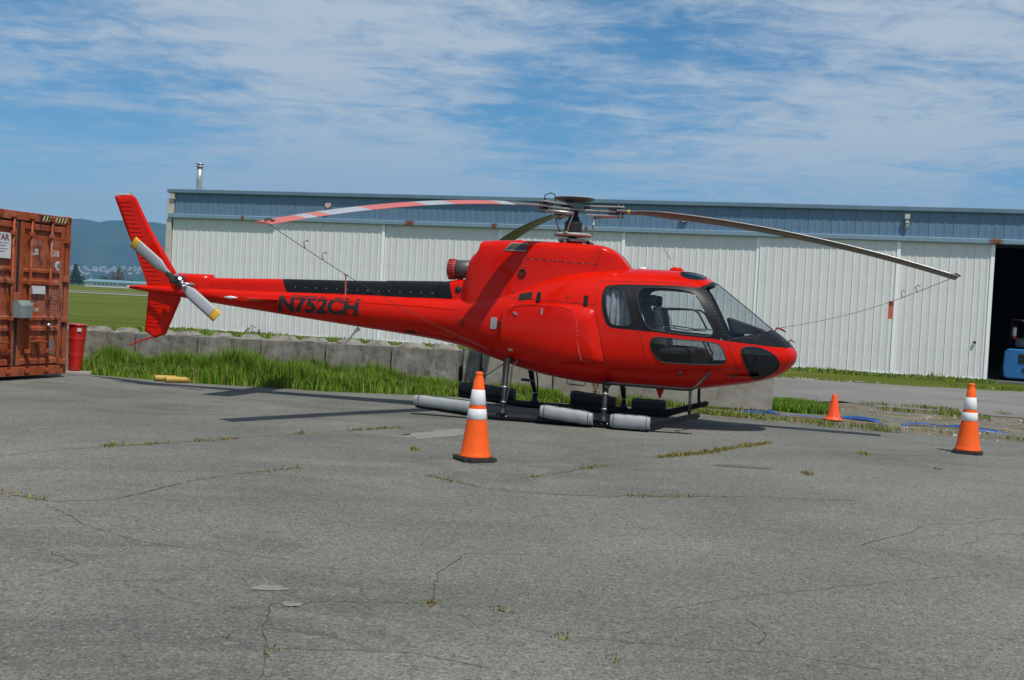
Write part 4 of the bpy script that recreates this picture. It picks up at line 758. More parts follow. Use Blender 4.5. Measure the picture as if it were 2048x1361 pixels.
m=MB(); M=MAST@Matrix.Rotation(BL_A[1],4,'Z'); m.tube([M@Vector((.48,.05,3.13)),M@Vector((.52,.07,3.22)),M@Vector((.62,.08,3.235)),M@Vector((.72,.07,3.2)),M@Vector((.74,.06,3.12))],.008,6); m.build('blade_cable',RUB,STAR)
m=MB(); m.box(.60,.625,-.06,-.052,3.0,3.10,0,M); m.build('red_tag',DCOV,STAR)
# --- landing gear
SKID=mat('skid_black',rough=.5,spec=.25,build=grime((.013,.014,.016),(.035,.035,.035),8,.55,.8))
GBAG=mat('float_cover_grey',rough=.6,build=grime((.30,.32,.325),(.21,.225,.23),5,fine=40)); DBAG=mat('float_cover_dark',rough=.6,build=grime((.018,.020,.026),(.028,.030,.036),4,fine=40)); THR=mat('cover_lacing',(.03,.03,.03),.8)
def bag(x0,x1,y,za,zb,r,m_,sd):
    L=x1-x0; n=13; rows=[]
    for i in range(n+1):
        t=i/n; k=1 if 0<i<n else .86; zc=za+(zb-za)*t; x=x0+L*t; rows.append([(x,y+r*k*1.02*math.copysign(abs(math.cos(a))**.75,math.cos(a))*(1+.03*math.sin(i*2.1+a*3)),zc+r*k*.95*math.copysign(abs(math.sin(a))**.75,math.sin(a))*(1+.04*math.sin(i*1.7+a*2))) for a in np.linspace(0,2*PI,21)[:-1]])
    m=MB(); m.grid(rows,closed=True); m.add(rows[0],[tuple(range(20))]); m.add(rows[-1],[tuple(range(20))]); o=m.build('float_bag',m_,HE,bevel=.012)
    tb=MB()
    for i in (1,n-1): tb.tube([(p[0],y+(p[1]-y)*1.01,p[2]+.001) for p in rows[i]]+[rows[i][0]],.004,5)
    tb.tube([(p[6][0],p[6][1],p[6][2]+.005) for p in rows],.005,5); tb.tube([(p[13 if sd==1 else 16][0],p[13 if sd==1 else 16][1],p[13 if sd==1 else 16][2]) for p in rows],.005,5); tb.build('lacing',THR,o)
for sd in (1,-1):
    y=-1.14*sd
    m=MB(); m.tube([(-5.22,y,.125),(-4.9,y,.105),(-4.3,y,.06),(-4.03,y,.05),(-3.5,y,.05),(-2.2,y,.05),(-1.95,y,.055),(-1.85,y,.075),(-1.28,y,.26),(-1.25,y,.27)],[.035,.045,.05,.052,.052,.052,.05,.045,.04,.02],14); SK=m.build('skid_tube',SKID,HE)
    m=MB(); m.prism([(-2.0,.012),(-1.86,.012),(-1.26,.235),(-1.25,.285),(-1.36,.275),(-1.92,.11),(-2.0,.10)],y-.065,y+.065,'xz'); m.build('skid_toe',SKID,SK)
    m=MB()
    for x in (-4.0,-3.9,-2.56,-2.48): m.lathe([(.012,0),(.012,.015),(0,.018)],8,Matrix.Translation((x,y-.052*sd,.065))@rot_to((0,-sd,0)))
    for x in (-1.52,-1.42): m.lathe([(.012,0),(.012,.012),(0,.015)],8,Matrix.Translation((x,y-.045*sd,.19+(x+1.52)*.32))@rot_to((0,-sd,0)))
    m.build('bolts',MET,SK)
    m=MB(); m.box(-3.4,-2.6,y-.075*sd if sd==1 else y-.02,y+.02 if sd==1 else y+.075,.10,.115); m.build('float_rail',SKID,SK)
    for nm,x,zt,yt in (('rear',-3.97,.80,.74),('front',-2.55,.56,.80)):
        m=MB(); pt=[(x-.0,y,.06),(x+.002,y,.14),(x+.005,y+.03*sd,.25),(x-.02 if nm=='rear' else x-.01,y+.16*sd,.45)]+([(x-.05,y+.36*sd,zt),(x-.05,0.0,zt+.15)] if nm=='rear' else [(x-.03,y+.30*sd,zt+.0),(x-.03,0.0,zt+.05)])
        m.tube(pt,[.05,.036,.033,.04,.05,.05],14); LG=m.build('cross_tube_leg',SKID,HE); m=MB(); m.lathe([(.085,.0),(.06,.03),(.04,.09)],14,Matrix.Translation((x,y,.085))); m.build('saddle',SKID,LG)
        m=MB()
        for q in ((pt[2],.040),(pt[3],.047)): m.lathe([(q[1],-.012),(q[1],.012)],14,Matrix.Translation(q[0])@rot_to((0,.25*sd,.9)))
        m.build('clamp',MET,LG)
        if nm=='rear': m=MB(); m.tube([(x-.02,y+.15*sd,.44),(x-.2,y+.13*sd,.45)],.022,8); m.build('handling_peg',SKID,LG); m=MB(); m.tube([(x+.03,y,.15),(x+.05,y+.03*sd,.3),(x+.06,y+.17*sd,.5),(x+.04,y+.33*sd,.74),(x+.12,y+.4*sd,.84)],.012,6); m.build('hose',RUB,LG)
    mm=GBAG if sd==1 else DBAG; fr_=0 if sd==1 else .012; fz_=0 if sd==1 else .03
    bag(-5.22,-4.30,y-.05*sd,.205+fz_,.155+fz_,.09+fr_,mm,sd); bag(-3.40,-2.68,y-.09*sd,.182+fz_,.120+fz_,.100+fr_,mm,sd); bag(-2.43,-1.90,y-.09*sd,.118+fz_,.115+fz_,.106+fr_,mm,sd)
    m=MB(); m.tube([(-2.60,-.98*sd,.60),(-2.5,-1.0*sd,.605),(-1.5,-1.0*sd,.59),(-1.40,-1.0*sd,.595),(-1.34,-.99*sd,.625),(-1.16,-.80*sd,.83)],.022,10); SPP=m.build('boarding_step',SKID,HE); m=MB(); m.tube([(-1.40,-1.0*sd,.58),(-1.39,-1.14*sd,.24)],.02,8); m.build('step_strut',SKID,SPP)
m=MB(); m.prism([(-1.98,.56),(-1.82,.56),(-1.885,.375),(-1.905,.375)],-.012,.012,'xz'); m.build('belly_fin',RED,HE,bevel=.005)
# --- antennas, pitot, mirrors, belly bits
PALE=mat('antenna_pale',(.8,.78,.72),.5)
m=MB(); m.tube([(-6.55,0,1.13),(-6.62,0,1.06),(-6.87,0,.735)],[.035,.017,.009],8); m.build('belly_antenna',PALE,HE); m=MB(); m.tube([(-1.76,0,2.245),(-1.85,0,2.38),(-2.1,0,2.75)],[.014,.007,.004],8); ra=m.build('roof_antenna',PALE,HE); m=MB(); m.lathe([(.10,2.22),(.10,2.25),(.06,2.275),(0,2.28)],16,Matrix.Translation((-1.76,0,0))); m.build('antenna_base',RED,ra)
m=MB(); m.lathe([(.07,2.22),(.07,2.255),(.03,2.27),(0,2.272)],16,Matrix.Translation((-2.25,.1,0))); m.build('gps_antenna',PALE,HE)
m=MB(); m.tube([(-4.05,-.60,.80),(-4.4,-.55,.55)],.006,6); m.build('whip_antenna',RUB,HE)
m=MB(); m.tube([(-.33,0,1.43),(-.30,0,1.485),(-.24,0,1.47),(-.17,0,1.43)],[.008,.014,.017,.008],10); m.build('pitot_cover',DCOV,HE); m=MB(); m.tube([(-.14,-.10,1.28),(-.10,-.11,1.33),(-.04,-.10,1.29)],[.009,.012,.007],8); m.build('probe_cover',DCOV,HE)
m=MB(); m.tube([(-3.25,-.1,.57),(-3.25,-.1,.50),(-3.0,-.1,.49),(-2.98,-.1,.53)],.008,6); m.tube([(-2.8,-.05,.55),(-2.8,-.05,.47)],.008,6); m.tube([(-2.86,-.05,.55),(-2.86,-.05,.48)],.008,6); m.build('belly_hook',DMET,HE)
# --- cabin interior
SEAT=mat('seat_fabric',rough=.8,build=grime((.045,.050,.060),(.03,.033,.04),8)); INT=mat('cabin_dark_trim',(.018,.018,.02),.7); SHEL=mat('seat_shell',rough=.6,build=grime((.42,.45,.48),(.26,.29,.32),6))
def cabin_disc(s,name,m_,sc_=.965):
    th=np.linspace(-H2,H2,30); p=body(np.full(30,s),th); zc=(p[0,2]+p[-1,2])/2; vs=[(x,y*sc_,zc+(z-zc)*sc_) for x,y,z in p]+[(x,-y*sc_,zc+(z-zc)*sc_) for x,y,z in p[::-1]]; m=MB(); m.add(vs,[tuple(range(60))]); return m.build(name,m_,HE)
cabin_disc(2.86,'rear_bulkhead',SHEL)
rows=[]
for s in np.linspace(.5,2.85,16): 
    w_=float(pchip(*WID,s))*.86; rows.append([(-s,-w_,.80),(-s,0,.80),(-s,w_,.80)])
m=MB(); m.grid(rows); m.build('cabin_floor',INT,HE)
def seat(x,y,wd,back=.62,m_=SEAT):
    o=empty('seat',(0,0,0),0,HE); mb=MB(); mb.box(x-.05,x+.45,y-wd/2,y+wd/2,1.02,1.14); mb.build('cushion',m_,o,bevel=.04,seg=3); mb=MB(); mb.prism([(x-.06,1.08),(x+.07,1.08),(x-.06,1.08+back),(x-.17,1.08+back)],y-wd/2,y+wd/2,'xz'); mb.build('backrest',m_,o,bevel=.05,seg=3); mb=MB(); mb.box(x-.02,x+.40,y-wd*.4,y+wd*.4,.80,1.02); mb.build('pedestal',INT,o)
    if back>.6: mb=MB(); mb.box(x-.22,x-.13,y-.12,y+.12,1.08+back,1.08+back+.16); mb.build('headrest',m_,o,bevel=.03)
seat(-1.85,-.42,.46); seat(-1.85,.42,.46); seat(-2.62,-.38,.62,.58,SHEL); seat(-2.62,.38,.62,.58,SHEL)
m=MB(); m.prism([(-.98,1.60),(-.46,1.44),(-.46,1.40),(-.90,1.36)],-.42,.42,'xz'); gs=m.build('glareshield',INT,HE,bevel=.02); m=MB(); m.box(-.93,-.75,-.16,.16,.8,1.4); m.build('console',INT,HE,bevel=.02); m=MB(); m.prism([(-1.78,.80),(-1.12,.80),(-1.18,1.02),(-1.3,1.14),(-1.74,1.16)],-.12,.12,'xz'); m.build('centre_console',INT,HE,bevel=.03); m=MB(); m.prism([(-.985,1.585),(-.915,1.37),(-.93,1.365),(-.998,1.58)],-.38,.38,'xz'); m.build('instrument_panel',mat('panel_grey',(.05,.05,.055),.5),gs)
for sd in (1,-1):
    m=MB(); m.tube([(-1.25,-.42*sd,.82),(-1.2,-.42*sd,1.05),(-1.32,-.42*sd,1.28)],[.014,.012,.018],8); m.build('cyclic_stick',INT,HE); m=MB(); m.tube([(-.62,-.36*sd,.82),(-.58,-.36*sd,.98)],.012,6); m.box(-.60,-.56,-.42*sd-.05,-.42*sd+.10,.95,1.06); m.build('pedal',DMET,HE)
CURT=mat('pale_curtain',rough=.8,build=grime((.34,.36,.38),(.17,.18,.20),9))
for sd in (1,-1):
    rows=[[(-s_,-(.80-.05*abs(math.sin(s_*38))-.20*max(0,z-1.55))*sd,z) for s_ in np.linspace(2.30,2.72,26)] for z in np.linspace(1.22,1.98,10)]; m=MB(); m.grid(rows); m.build('curtain',CURT,HE)
# slanted frame bar of the sliding door window, both sides
for sd in (1,-1):
    m=MB(); m.tube(surf_path([(1.96,.40),(1.7,.42),(1.42,.44),(1.36,.41),(1.24,.235)],.004,sd),.013,6); m.tube(surf_path([(1.96,.40),(1.85,.20)],.004,sd),.006,6); m.tube(surf_path([(1.90,.185),(1.5,.165),(1.25,.20)],.004,sd),.008,6); m.build('sliding_pane_frame',RUB,HE)
# --- tie-downs
def W(p): return HE_M@Vector(p)
HE_M=Matrix.Translation((4.035,16.24,0))@Matrix.Rotation(R(-12.5),4,'Z')
LINEM=mat('tie_cord',(.05,.05,.045),.8); GCORD=mat('green_cord',(.22,.24,.06),.8); FLAG=mat('red_streamer',(.55,.12,.08),.7)
def tie(a,b,label,m_,flag_t,fl,hooks=()):
    a,b=W(a),W(b); o=empty('tie_down_line',tuple(b)); tag(o,label,'tie-down line','rotor tie-downs'); v=a-b; q=MB(); q.tube([v*t-Vector((0,0,.10*math.sin(PI*t))) for t in np.linspace(0,1,24)],.0042,6); q.build('cord',m_,o)
    p=v*flag_t-Vector((0,0,.10*math.sin(PI*flag_t))); q=MB(); q.lathe([(.02,-.01),(.028,0),(.02,.01)],8,Matrix.Translation(p)); q.add([p+Vector((-.008-fl[1],0,0)),p+Vector((.008+fl[1],0,0)),p+Vector((.012+fl[1],.02,-fl[0])),p+Vector((-.004-fl[1],.02,-fl[0]))],[(0,1,2,3)]); q.build('streamer',FLAG,o)
    for t in hooks: q=MB(); p=v*t-Vector((0,0,.10*math.sin(PI*t))); q.tube([p,p+Vector((-.02,0,.07)),p+Vector((.015,0,.10)),p+Vector((.04,0,.08))],.005,6); q.build('hook',LINEM,o)
    q=MB(); q.tube([v+Vector((0,0,.0)),v+Vector((-.02,0,.03)),v+Vector((.03,0,.05)),v+Vector((.09,0,.02))],.014,8); q.build('clip',LINEM,o)
tie(TIPS[1],on('tie',.01)[0],'dark tie-down cord from the striped blade tip to the fuselage side',LINEM,.70,(.28,0),(.86,.79))
tie(TIPS[0],(-.31,0,1.475),'greenish tie-down cord from the right blade tip to the nose',GCORD,.66,(.24,.025),(.72,.80))
# ------------------------------------------------------------------ shipping container
CT=empty('shipping_container',(-8.28,17.12,0),math.atan2(.955,.30)); tag(CT,'rusty orange shipping container with locked doors at the left edge','container')
def _rust(t,b):
    n=t.rng(t.noise(1.4,7,.65),.38,.66,0,1,True); c=t.mix(n,(.32,.060,.015),(.36,.085,.030))
    c=t.mix(t.rng(t.noise(1.6,8,.74,(1,1,.5),loc=(2,1,5)),.52,.66,0,.6,True),c,(.38,.17,.12))
    c=t.mix(t.rng(t.noise(3.5,8,.72,(1.5,1.5,.6),loc=(7,3,1)),.50,.62,0,.92,True),c,(.085,.026,.013)); c=t.mix(t.rng(t.noise(28,5,.7),.5,.7,0,.55),c,(.15,.04,.02))
    t.link(c,b.inputs['Base Color']); t.bump(t.noise(20,5,.7),b,.3,.01)
RUST=mat('rusty_orange_paint',rough=.68,spec=.3,build=_rust); GASK=mat('door_gasket',(.018,.016,.015),.8)
PINK=mat('faded_paint',rough=.7,build=grime((.40,.17,.13),(.27,.07,.035),2))
W_,H_=2.44,2.70; Z0=.06
mb=MB(); mb.box(0,W_,.06,6.0,Z0+.1,H_-.02); mb.build('box_body',RUST,CT)
mb=MB()
for i in range(38):
    for x in (-.006,W_+.0): mb.box(x-.02 if x<0 else x,x if x<0 else x+.02,.2+i*.15,.28+i*.15,Z0+.18,H_-.12)
mb.build('side_corrugation',RUST,CT)
for x0,x1 in ((0,.11),(W_-.11,W_)):
    mb=MB(); mb.box(x0,x1,-.03,.10,Z0+.12,H_-.12); mb.build('corner_post',RUST,CT,bevel=.012)
    for z in (Z0,H_-.12): mb=MB(); mb.box(x0-.006,x1+.006,-.036,.14,z,z+.12); cc=mb.build('corner_casting',RUST,CT,bevel=.012); mb=MB(); mb.box(x0+.03,x1-.03,-.0385,-.03,z+.035,z+.09); mb.build('casting_hole',GASK,cc)
mb=MB(); mb.box(.11,W_-.11,-.03,.10,H_-.15,H_-.01); mb.build('header_rail',RUST,CT,bevel=.01); mb=MB(); mb.box(.11,W_-.11,-.03,.10,Z0,Z0+.15); mb.build('sill_rail',RUST,CT,bevel=.01)
HZ=mat('hazard_yellow',(.55,.45,.16),.7)
for i in range(8):
    x=1.72+i*.075; mb=MB(); mb.add([(x,-.034,H_-.12),(x+.035,-.034,H_-.12),(x+.075,-.034,H_-.03),(x+.04,-.034,H_-.03)],[(0,1,2,3)]); mb.build('hazard_stripe',HZ,CT)
mb=MB(); mb.box(1.68,2.34,-.0325,-.03,H_-.125,H_-.025); mb.build('hazard_panel',GASK,CT)
zb,zt=Z0+.17,H_-.17
for k,(x0,x1) in enumerate(((.13,1.185),(1.255,W_-.13))):
    d=MB(); d.box(x0,x1,.012,.05,zb,zt)
    d.box(x0,x0+.09,-.02,.012,zb,zt); d.box(x1-.09,x1,-.02,.012,zb,zt)
    for z,h in ((zb,.11),(zt-.12,.12),(.77,.09),(.95,.08),(1.53,.09),(1.72,.08)): d.prism([(-.02,z+.015),(.012,z),(.012,z+h),(-.02,z+h-.015)],x0+.09,x1-.09,'yz')
    dr=d.build('cargo_door',RUST,CT,bevel=.006)
    g=MB(); g.box(x0-.018,x1+.018,-.004,.04,zb-.02,zb-.001); g.box(x0-.018,x1+.018,-.004,.04,zt+.001,zt+.02); g.box(x0-.034,x0-.001,-.014,.04,zb-.02,zt+.02); g.box(x1+.001,x1+.034,-.014,.04,zb-.02,zt+.02); g.build('gasket',GASK,dr)
    for bx in ((.45,1.06) if k==0 else (1.47,1.94)):
        b=MB(); b.cyl((bx,-.055,Z0+.05),(bx,-.055,H_-.05),.019,12); lb=b.build('lock_bar',RUST,dr)
        for z in (Z0+.05,.42,.95,1.53,2.3,H_-.12): q=MB(); q.box(bx-.045,bx+.045,-.085,-.02,z,z+.07); q.build('bar_bracket',RUST,lb,bevel=.01)
    q=MB(); hx=.62 if k==0 else 1.52; q.tube([(hx,-.075,.62),(hx+.18,-.085,.62),(hx+.40,-.075,.60)],.015,8); q.box(hx+.16,hx+.24,-.09,-.02,.52,.70); q.build('door_handle',RUST,dr,bevel=.006)
    for z in (.22,.93,1.60,2.25):
        hx=x0-.10 if k==0 else x1-.04; q=MB(); q.box(hx,hx+.14,-.06,-.018,z,z+.09); q.cyl((hx+(.05 if k==0 else .1),-.05,z-.02),(hx+(.05 if k==0 else .1),-.05,z+.11),.02,10); q.build('hinge',RUST,dr,bevel=.008)
mb=MB(); mb.prism([(-.22,1.0),(-.22,1.2),(-.16,1.28),(-.02,1.28),(-.02,1.0)],1.10,1.36,'yz'); lbx=mb.build('lock_box',mat('grey_lock_box',rough=.5,build=grime((.21,.25,.25),(.14,.16,.15),6)),CT,bevel=.008); mb=MB(); mb.box(1.12,1.30,-.05,-.02,1.28,1.40); mb.build('lock_plate',RUST,lbx,bevel=.01)
def flat_text(s,x,z,size,m,parent,bold=.0,xs=1.,y=-.026,name='lettering'):
    me=text_mesh(s,size,bold,xs); o=link(name,me,parent,m); o.location=(x,y,z); o.rotation_euler=(PI/2,0,0); return o
SIGN=mat('white_sign',rough=.5,build=grime((.62,.62,.64),(.5,.48,.48),5)); PURP=mat('purple_print',(.17,.05,.09),.6); FADE=mat('faded_white_print',rough=.7,build=grime((.55,.53,.5),(.38,.2,.15),14,.5,.6)); FADE2=mat('faint_print',rough=.7,build=grime((.34,.20,.17),(.30,.09,.05),20,.45,.6))
def plate(x0,x1,z0,z1,m,name,y=-.024,bevel=0): 
    q=MB(); q.box(x0,x1,y,y+.012,z0,z1); return q.build(name,m,CT,bevel=bevel)
s1=plate(.42,1.038,1.93,2.33,SIGN,'company_sign',-.03); flat_text('STAR',.66,2.21,.14,PURP,s1,.005,1.0,-.032)
for i,wd_ in enumerate((.46,.40,.44,.36,.20)): q=MB(); q.box(.52,.52+wd_,-.0325,-.03,2.165-i*.045,2.172-i*.045+(.004 if i%2 else 0)); q.build('print_line',PURP,s1)
plate(1.52,1.86,1.39,1.52,SIGN,'label_plate',-.03); plate(2.00,2.15,.40,.64,mat('data_plate',rough=.4,metal=.3,build=grime((.22,.22,.21),(.12,.12,.12),12)),'data_plate',.002); plate(.66,.86,1.22,1.46,mat('grey_plate',rough=.4,metal=.3,build=grime((.30,.29,.28),(.2,.19,.18),12)),'data_plate',.002)
flat_text('US',1.56,2.02,.14,FADE,CT,.006,.9,.008); flat_text('4510',1.985,2.02,.14,FADE,CT,.006,.78,.008); flat_text('2010',1.56,2.17,.13,FADE2,CT,.004,.8,.008); flat_text('303920 3',1.97,2.18,.13,FADE2,CT,.004,.68,.008)
for i,tx in enumerate(('TARE','PAY','NET','CU.CAP.')): flat_text(tx,1.53,1.34-i*.078,.085,FADE if i>1 else FADE2,CT,.003,.8,.008)
for i in range(7): q=MB(); q.box(1.99,2.2-.03*(i%3),.007,.011,1.44-i*.05,1.462-i*.05); q.build('faded_print',FADE2,CT)
mb=MB(); mb.lathe([(.075,0),(.075,.006)],20,Matrix.Translation((2.19,.010,1.87))@Matrix.Rotation(PI/2,4,'X')); ss=mb.build('round_sticker',SIGN,CT); mb=MB(); mb.lathe([(.04,0),(.04,.004)],16,Matrix.Translation((2.19,.003,1.87))@Matrix.Rotation(PI/2,4,'X')); mb.build('sticker_emblem',mat('teal_print',(.12,.22,.25),.6),ss)
mb=MB(); mb.lathe([(.0,0),(.03,0),(.03,.05),(.0,.05)],10,Matrix.Translation((1.90,-.09,.86))); mb.build('padlock',GALV,CT)
# ------------------------------------------------------------------ red bin on a slab by the container
BN_=empty('red_bin',(-7.66,20.2,.06)); BN_.rotation_euler=(0,R(2.0),R(10)); tag(BN_,'tapered red ribbed bin standing against the container corner','bin')
REDB=mat('red_enamel_bin',rough=.35,coat=.3,build=grime((.52,.018,.010),(.38,.014,.008),3,fine=20))
prof=[(.10,0),(.105,.02)]; 
for i in range(1,31):
    z=.02+i*.026; r=.105+.052*z/.8; 
    for q in (.27,.56): r+=.009*math.exp(-((z-q)/.016)**2)
    prof.append((r,z))
mb=MB(); mb.lathe(prof,28); mb.build('bin_body',REDB,BN_); mb=MB(); mb.lathe([(.166,.795),(.166,.82),(.15,.825)],28); mb.build('rim',REDB,BN_); mb=MB(); mb.box(-.035,.035,-.168,-.150,.70,.755); mb.build('white_label',SIGN,BN_,rot=(0,0,R(20)))
mb=MB(); mb.box(-.2,.24,-.2,.2,0,.056); o=mb.build('concrete_slab',CONCL,bevel=.008); o.location=(-7.6,20.15,0); o.rotation_euler=(0,0,.3); tag(o,'small pale concrete slab under the red bin','slab')
# ------------------------------------------------------------------ yellow wheel chocks
YEL=mat('chock_yellow',rough=.6,build=grime((.50,.32,.06),(.38,.22,.05),6))
for i,(x,y,a,lb) in enumerate(((-5.88,19.66,.42,'yellow wheel chock lying on the asphalt, left of two'),(-5.64,19.48,.36,'yellow wheel chock lying on the asphalt, right of two'))):
    c=empty('wheel_chock',(x,y,0),a); tag(c,lb,'chock','yellow chocks in front of the grass'); mb=MB(); mb.tube([(-.19,0,.052),(-.17,0,.052),(.15,0,.05),(.19,0,.045)],[.050,.052,.050,.030],16); mb.build('body',YEL,c); mb=MB(); mb.lathe([(.038,0),(.038,.006)],14,Matrix.Translation((-.193,0,.052))@rot_to((-1,0,0))); mb.build('hollow_end',BLK,c); mb=MB(); mb.tube([(.17,-.01,.06),(.23,-.03,.04),(.30,-.02,.008)],.006,6); mb.build('cord',YEL,c)
# ------------------------------------------------------------------ traffic cones
ORG=mat('cone_orange',rough=.5,spec=.4,build=grime((.95,.115,.004),(.62,.10,.012),9,.56,.80,fine=30,sc3=(1,1,.6))); BAND=mat('reflective_white',rough=.35,build=grime((.80,.80,.82),(.52,.50,.49),14,.5,.8,fine=60)); CBLK=mat('cone_rubber',rough=.75,build=grime((.022,.022,.023),(.05,.048,.045),8))
def cone_r(z): return .152-.112*(z-.05)/.86 if z>.11 else .152-.112*.06/.86+(.11-z)*.35
def big_cone(x,y,a,label,s=1):
    o=empty('traffic_cone',(x,y,0),a); tag(o,label,'traffic cone','orange cones with white bands'); o.scale=(s,s,s)
    bm=bmesh.new(); bmesh.ops.create_cube(bm,size=1)
    for v in bm.verts: v.co=Vector((v.co.x*.37,v.co.y*.37,(v.co.z+.5)*.045+.0))
    bmesh.ops.bevel(bm,geom=[e for e in bm.edges if abs(e.verts[0].co.z-e.verts[1].co.z)>.01],offset=.05,segments=4,affect='EDGES'); bmesh.ops.bevel(bm,geom=[e for e in bm.edges if min(v.co.z for v in e.verts)>.04],offset=.012,segments=2,affect='EDGES')
    me=bpy.data.meshes.new('base'); bm.to_mesh(me); bm.free(); link('base',me,o,CBLK)
    zs=[.044,.06,.08,.11,.3,.5,.7,.83]; mb=MB(); mb.lathe([(cone_r(z),z) for z in zs]+[(.047,.835),(.049,.845),(.036,.862),(.038,.885),(.040,.895),(.032,.91),(.02,.912)],40); mb.build('cone_body',ORG,o)
    for z0,z1 in ((.43,.535),(.575,.73)): mb=MB(); mb.lathe([(cone_r(z0)+.001,z0),(cone_r(z0)+.003,z0+.002),(cone_r(z1)+.003,z1-.002),(cone_r(z1)+.001,z1)],40,cap=False); mb.build('reflective_band',BAND,o)
big_cone(-.315,11.72,R(28),'orange traffic cone with two white bands in front of the skid'); big_cone(5.97,14.86,R(-24),'orange traffic cone with two white bands near the right edge')
o=empty('small_cone',(5.38,19.0,-.0)); tag(o,'small plain orange cone beside the blue hose, without bands','traffic cone'); mb=MB(); mb.lathe([(.16,.0),(.155,.012),(.115,.03),(.105,.06),(.075,.22),(.045,.36),(.034,.405),(.03,.42),(.014,.424)],30); mb.build('cone_body',mat('cone_orange_plain',(.95,.085,.012),.5),o)
# ------------------------------------------------------------------ flat blue hose
pts=[(3.9,19.9),(4.39,19.6),(4.56,19.32),(5.0,19.3),(5.31,19.26),(5.62,19.17),(5.94,18.83),(6.37,18.68),(6.8,18.95),(6.94,18.98),(7.32,18.59),(7.8,18.45),(8.27,18.38),(9.5,18.0),(12,17.2)]
hp=[];
for i in range(len(pts)-1):
    for k in range(8): t=k/8; hp.append((pts[i][0]*(1-t)+pts[i+1][0]*t,pts[i][1]*(1-t)+pts[i+1][1]*t))
rows=[]
for i,(x,y) in enumerate(hp):
    x1,y1=hp[min(i+1,len(hp)-1)]; x0,y0=hp[max(i-1,0)]; L=math.hypot(x1-x0,y1-y0) or 1; nx,ny=-(y1-y0)/L,(x1-x0)/L
    a=1.0*max(0,math.sin(i*.16+.6))**1.5+.06; wv=.040; lift=.004+.006*abs(math.sin(i*.21))-(0 if 4.4<x<5.3 or 5.52<x<6.05 or 6.45<x<7.45 else .05); c,s=math.cos(a)*wv,math.sin(a)*wv
    rows.append([(x+nx*c,y+ny*c,lift+2*s),(x+nx*.012,y+ny*.012,lift+s+.012),(x-nx*c,y-ny*c,lift),(x-nx*.012,y-ny*.012,lift+s-.004)])
mb=MB(); mb.grid(rows,closed=True); o=mb.build('flat_hose',mat('blue_hose',rough=.45,build=grime((.018,.075,.27),(.03,.11,.36),6))); tag(o,'blue lay-flat hose twisting along the dirt edge past the small cone','hose')
# ------------------------------------------------------------------ stones
mb=MB(); r=random.Random(3)
for i in range(260):
    if i<190: x=r.uniform(6.2,12); y=17.0+(22-17)*r.random()-.22*(x-6)
    else: x=r.uniform(7.3,10.5); y=31.9+r.uniform(-.1,.5)-.1*(x-8)
    s=r.uniform(.012,.035) if i<190 else r.uniform(.015,.035); M=Matrix.Translation((x,y,-.02+s*.4))@Matrix.Rotation(r.uniform(0,6),4,(r.random(),r.random(),1)); q=[(math.cos(a)*s*r.uniform(.8,1.3),math.sin(a)*s*r.uniform(.8,1.3),-s*.4) for a in np.arange(5)*1.2566]; q2=[(a*.6,b_*.6,s*.6) for a,b_,c in q]
    mb.add(q+q2,[(0,1,2,3,4),(9,8,7,6,5)]+[(k,(k+1)%5,5+(k+1)%5,5+k) for k in range(5)],0,False,M)
o=mb.build('gravel',mat('pale_stone',rough=.9,build=grime((.40,.385,.35),(.25,.235,.2),9))); tag(o,'loose pale gravel scattered over the dirt strip','gravel',kind='stuff')
# ------------------------------------------------------------------ grass
def _gr(t,b):
    a=t.new('ShaderNodeAttribute'); a.attribute_name='col'; t.link(a.outputs['Color'],b.inputs['Base Color']); b.inputs['Subsurface Weight'].default_value=0
GR=mat('grass_blade',rough=.55,spec=.25,build=_gr)
def grass(name,label,pos,h,wd,cols,lean=.35,z=-.03):
    n=len(pos); a=rng.random(n)*6.283; ln=rng.normal(0,1,n)*lean; hh=h*(.55+.6*rng.random(n)); ww=wd*(.6+.8*rng.random(n))
    side=np.stack([np.cos(a),np.sin(a),np.zeros(n)],1); fw=np.stack([-np.sin(a),np.cos(a),np.zeros(n)],1); base=np.stack([pos[:,0],pos[:,1],np.full(n,z)],1); upv=np.array([0,0,1.])
    mid=base+fw*(ln*hh*.35)[:,None]+upv*(hh*.58)[:,None]; tip=base+fw*(ln*hh*1.05)[:,None]+upv*(hh*(1-.25*np.minimum(np.abs(ln),1)))[:,None]
    V=np.stack([base-side*ww[:,None]*.5,base+side*ww[:,None]*.5,mid-side*ww[:,None]*.42,mid+side*ww[:,None]*.42,tip],1).reshape(-1,3)
    k=np.arange(n)*5; F=np.concatenate([np.stack([k,k+1,k+3],1),np.stack([k,k+3,k+2],1),np.stack([k+2,k+3,k+4],1)])
    cols=np.array(cols); c=cols[rng.integers(0,len(cols),n)]*(.75+.5*rng.random((n,1))); C4=np.concatenate([np.repeat(c,5,0),np.ones((n*5,1))],1)
    o=link(name,raw_mesh(name,V,F,GR,False,C4)); tag(o,label,'grass',kind='stuff'); return o
def wall_y(x): return 20.02+(4.62-x)*.1766
def edge_y(x): return np.interp(x,[p[0] for p in EDGE],[p[1] for p in EDGE])
LUSH=[(.09,.215,.004),(.125,.265,.008),(.06,.155,.003),(.18,.285,.015)]; MIX=LUSH+[(.17,.16,.04),(.12,.17,.035),(.20,.15,.06)]; DRY=[(.24,.165,.045),(.19,.15,.035),(.15,.15,.03),(.26,.17,.06)]
def scatter(n,x0,x1,f0,f1,clump=.0):
    x=x0+(x1-x0)*rng.random(n); t=rng.random(n); y=f0(x)*(1-t)+f1(x)*t
    if clump: x=x+.0; y=y+.0
    return np.stack([x,y],1),t
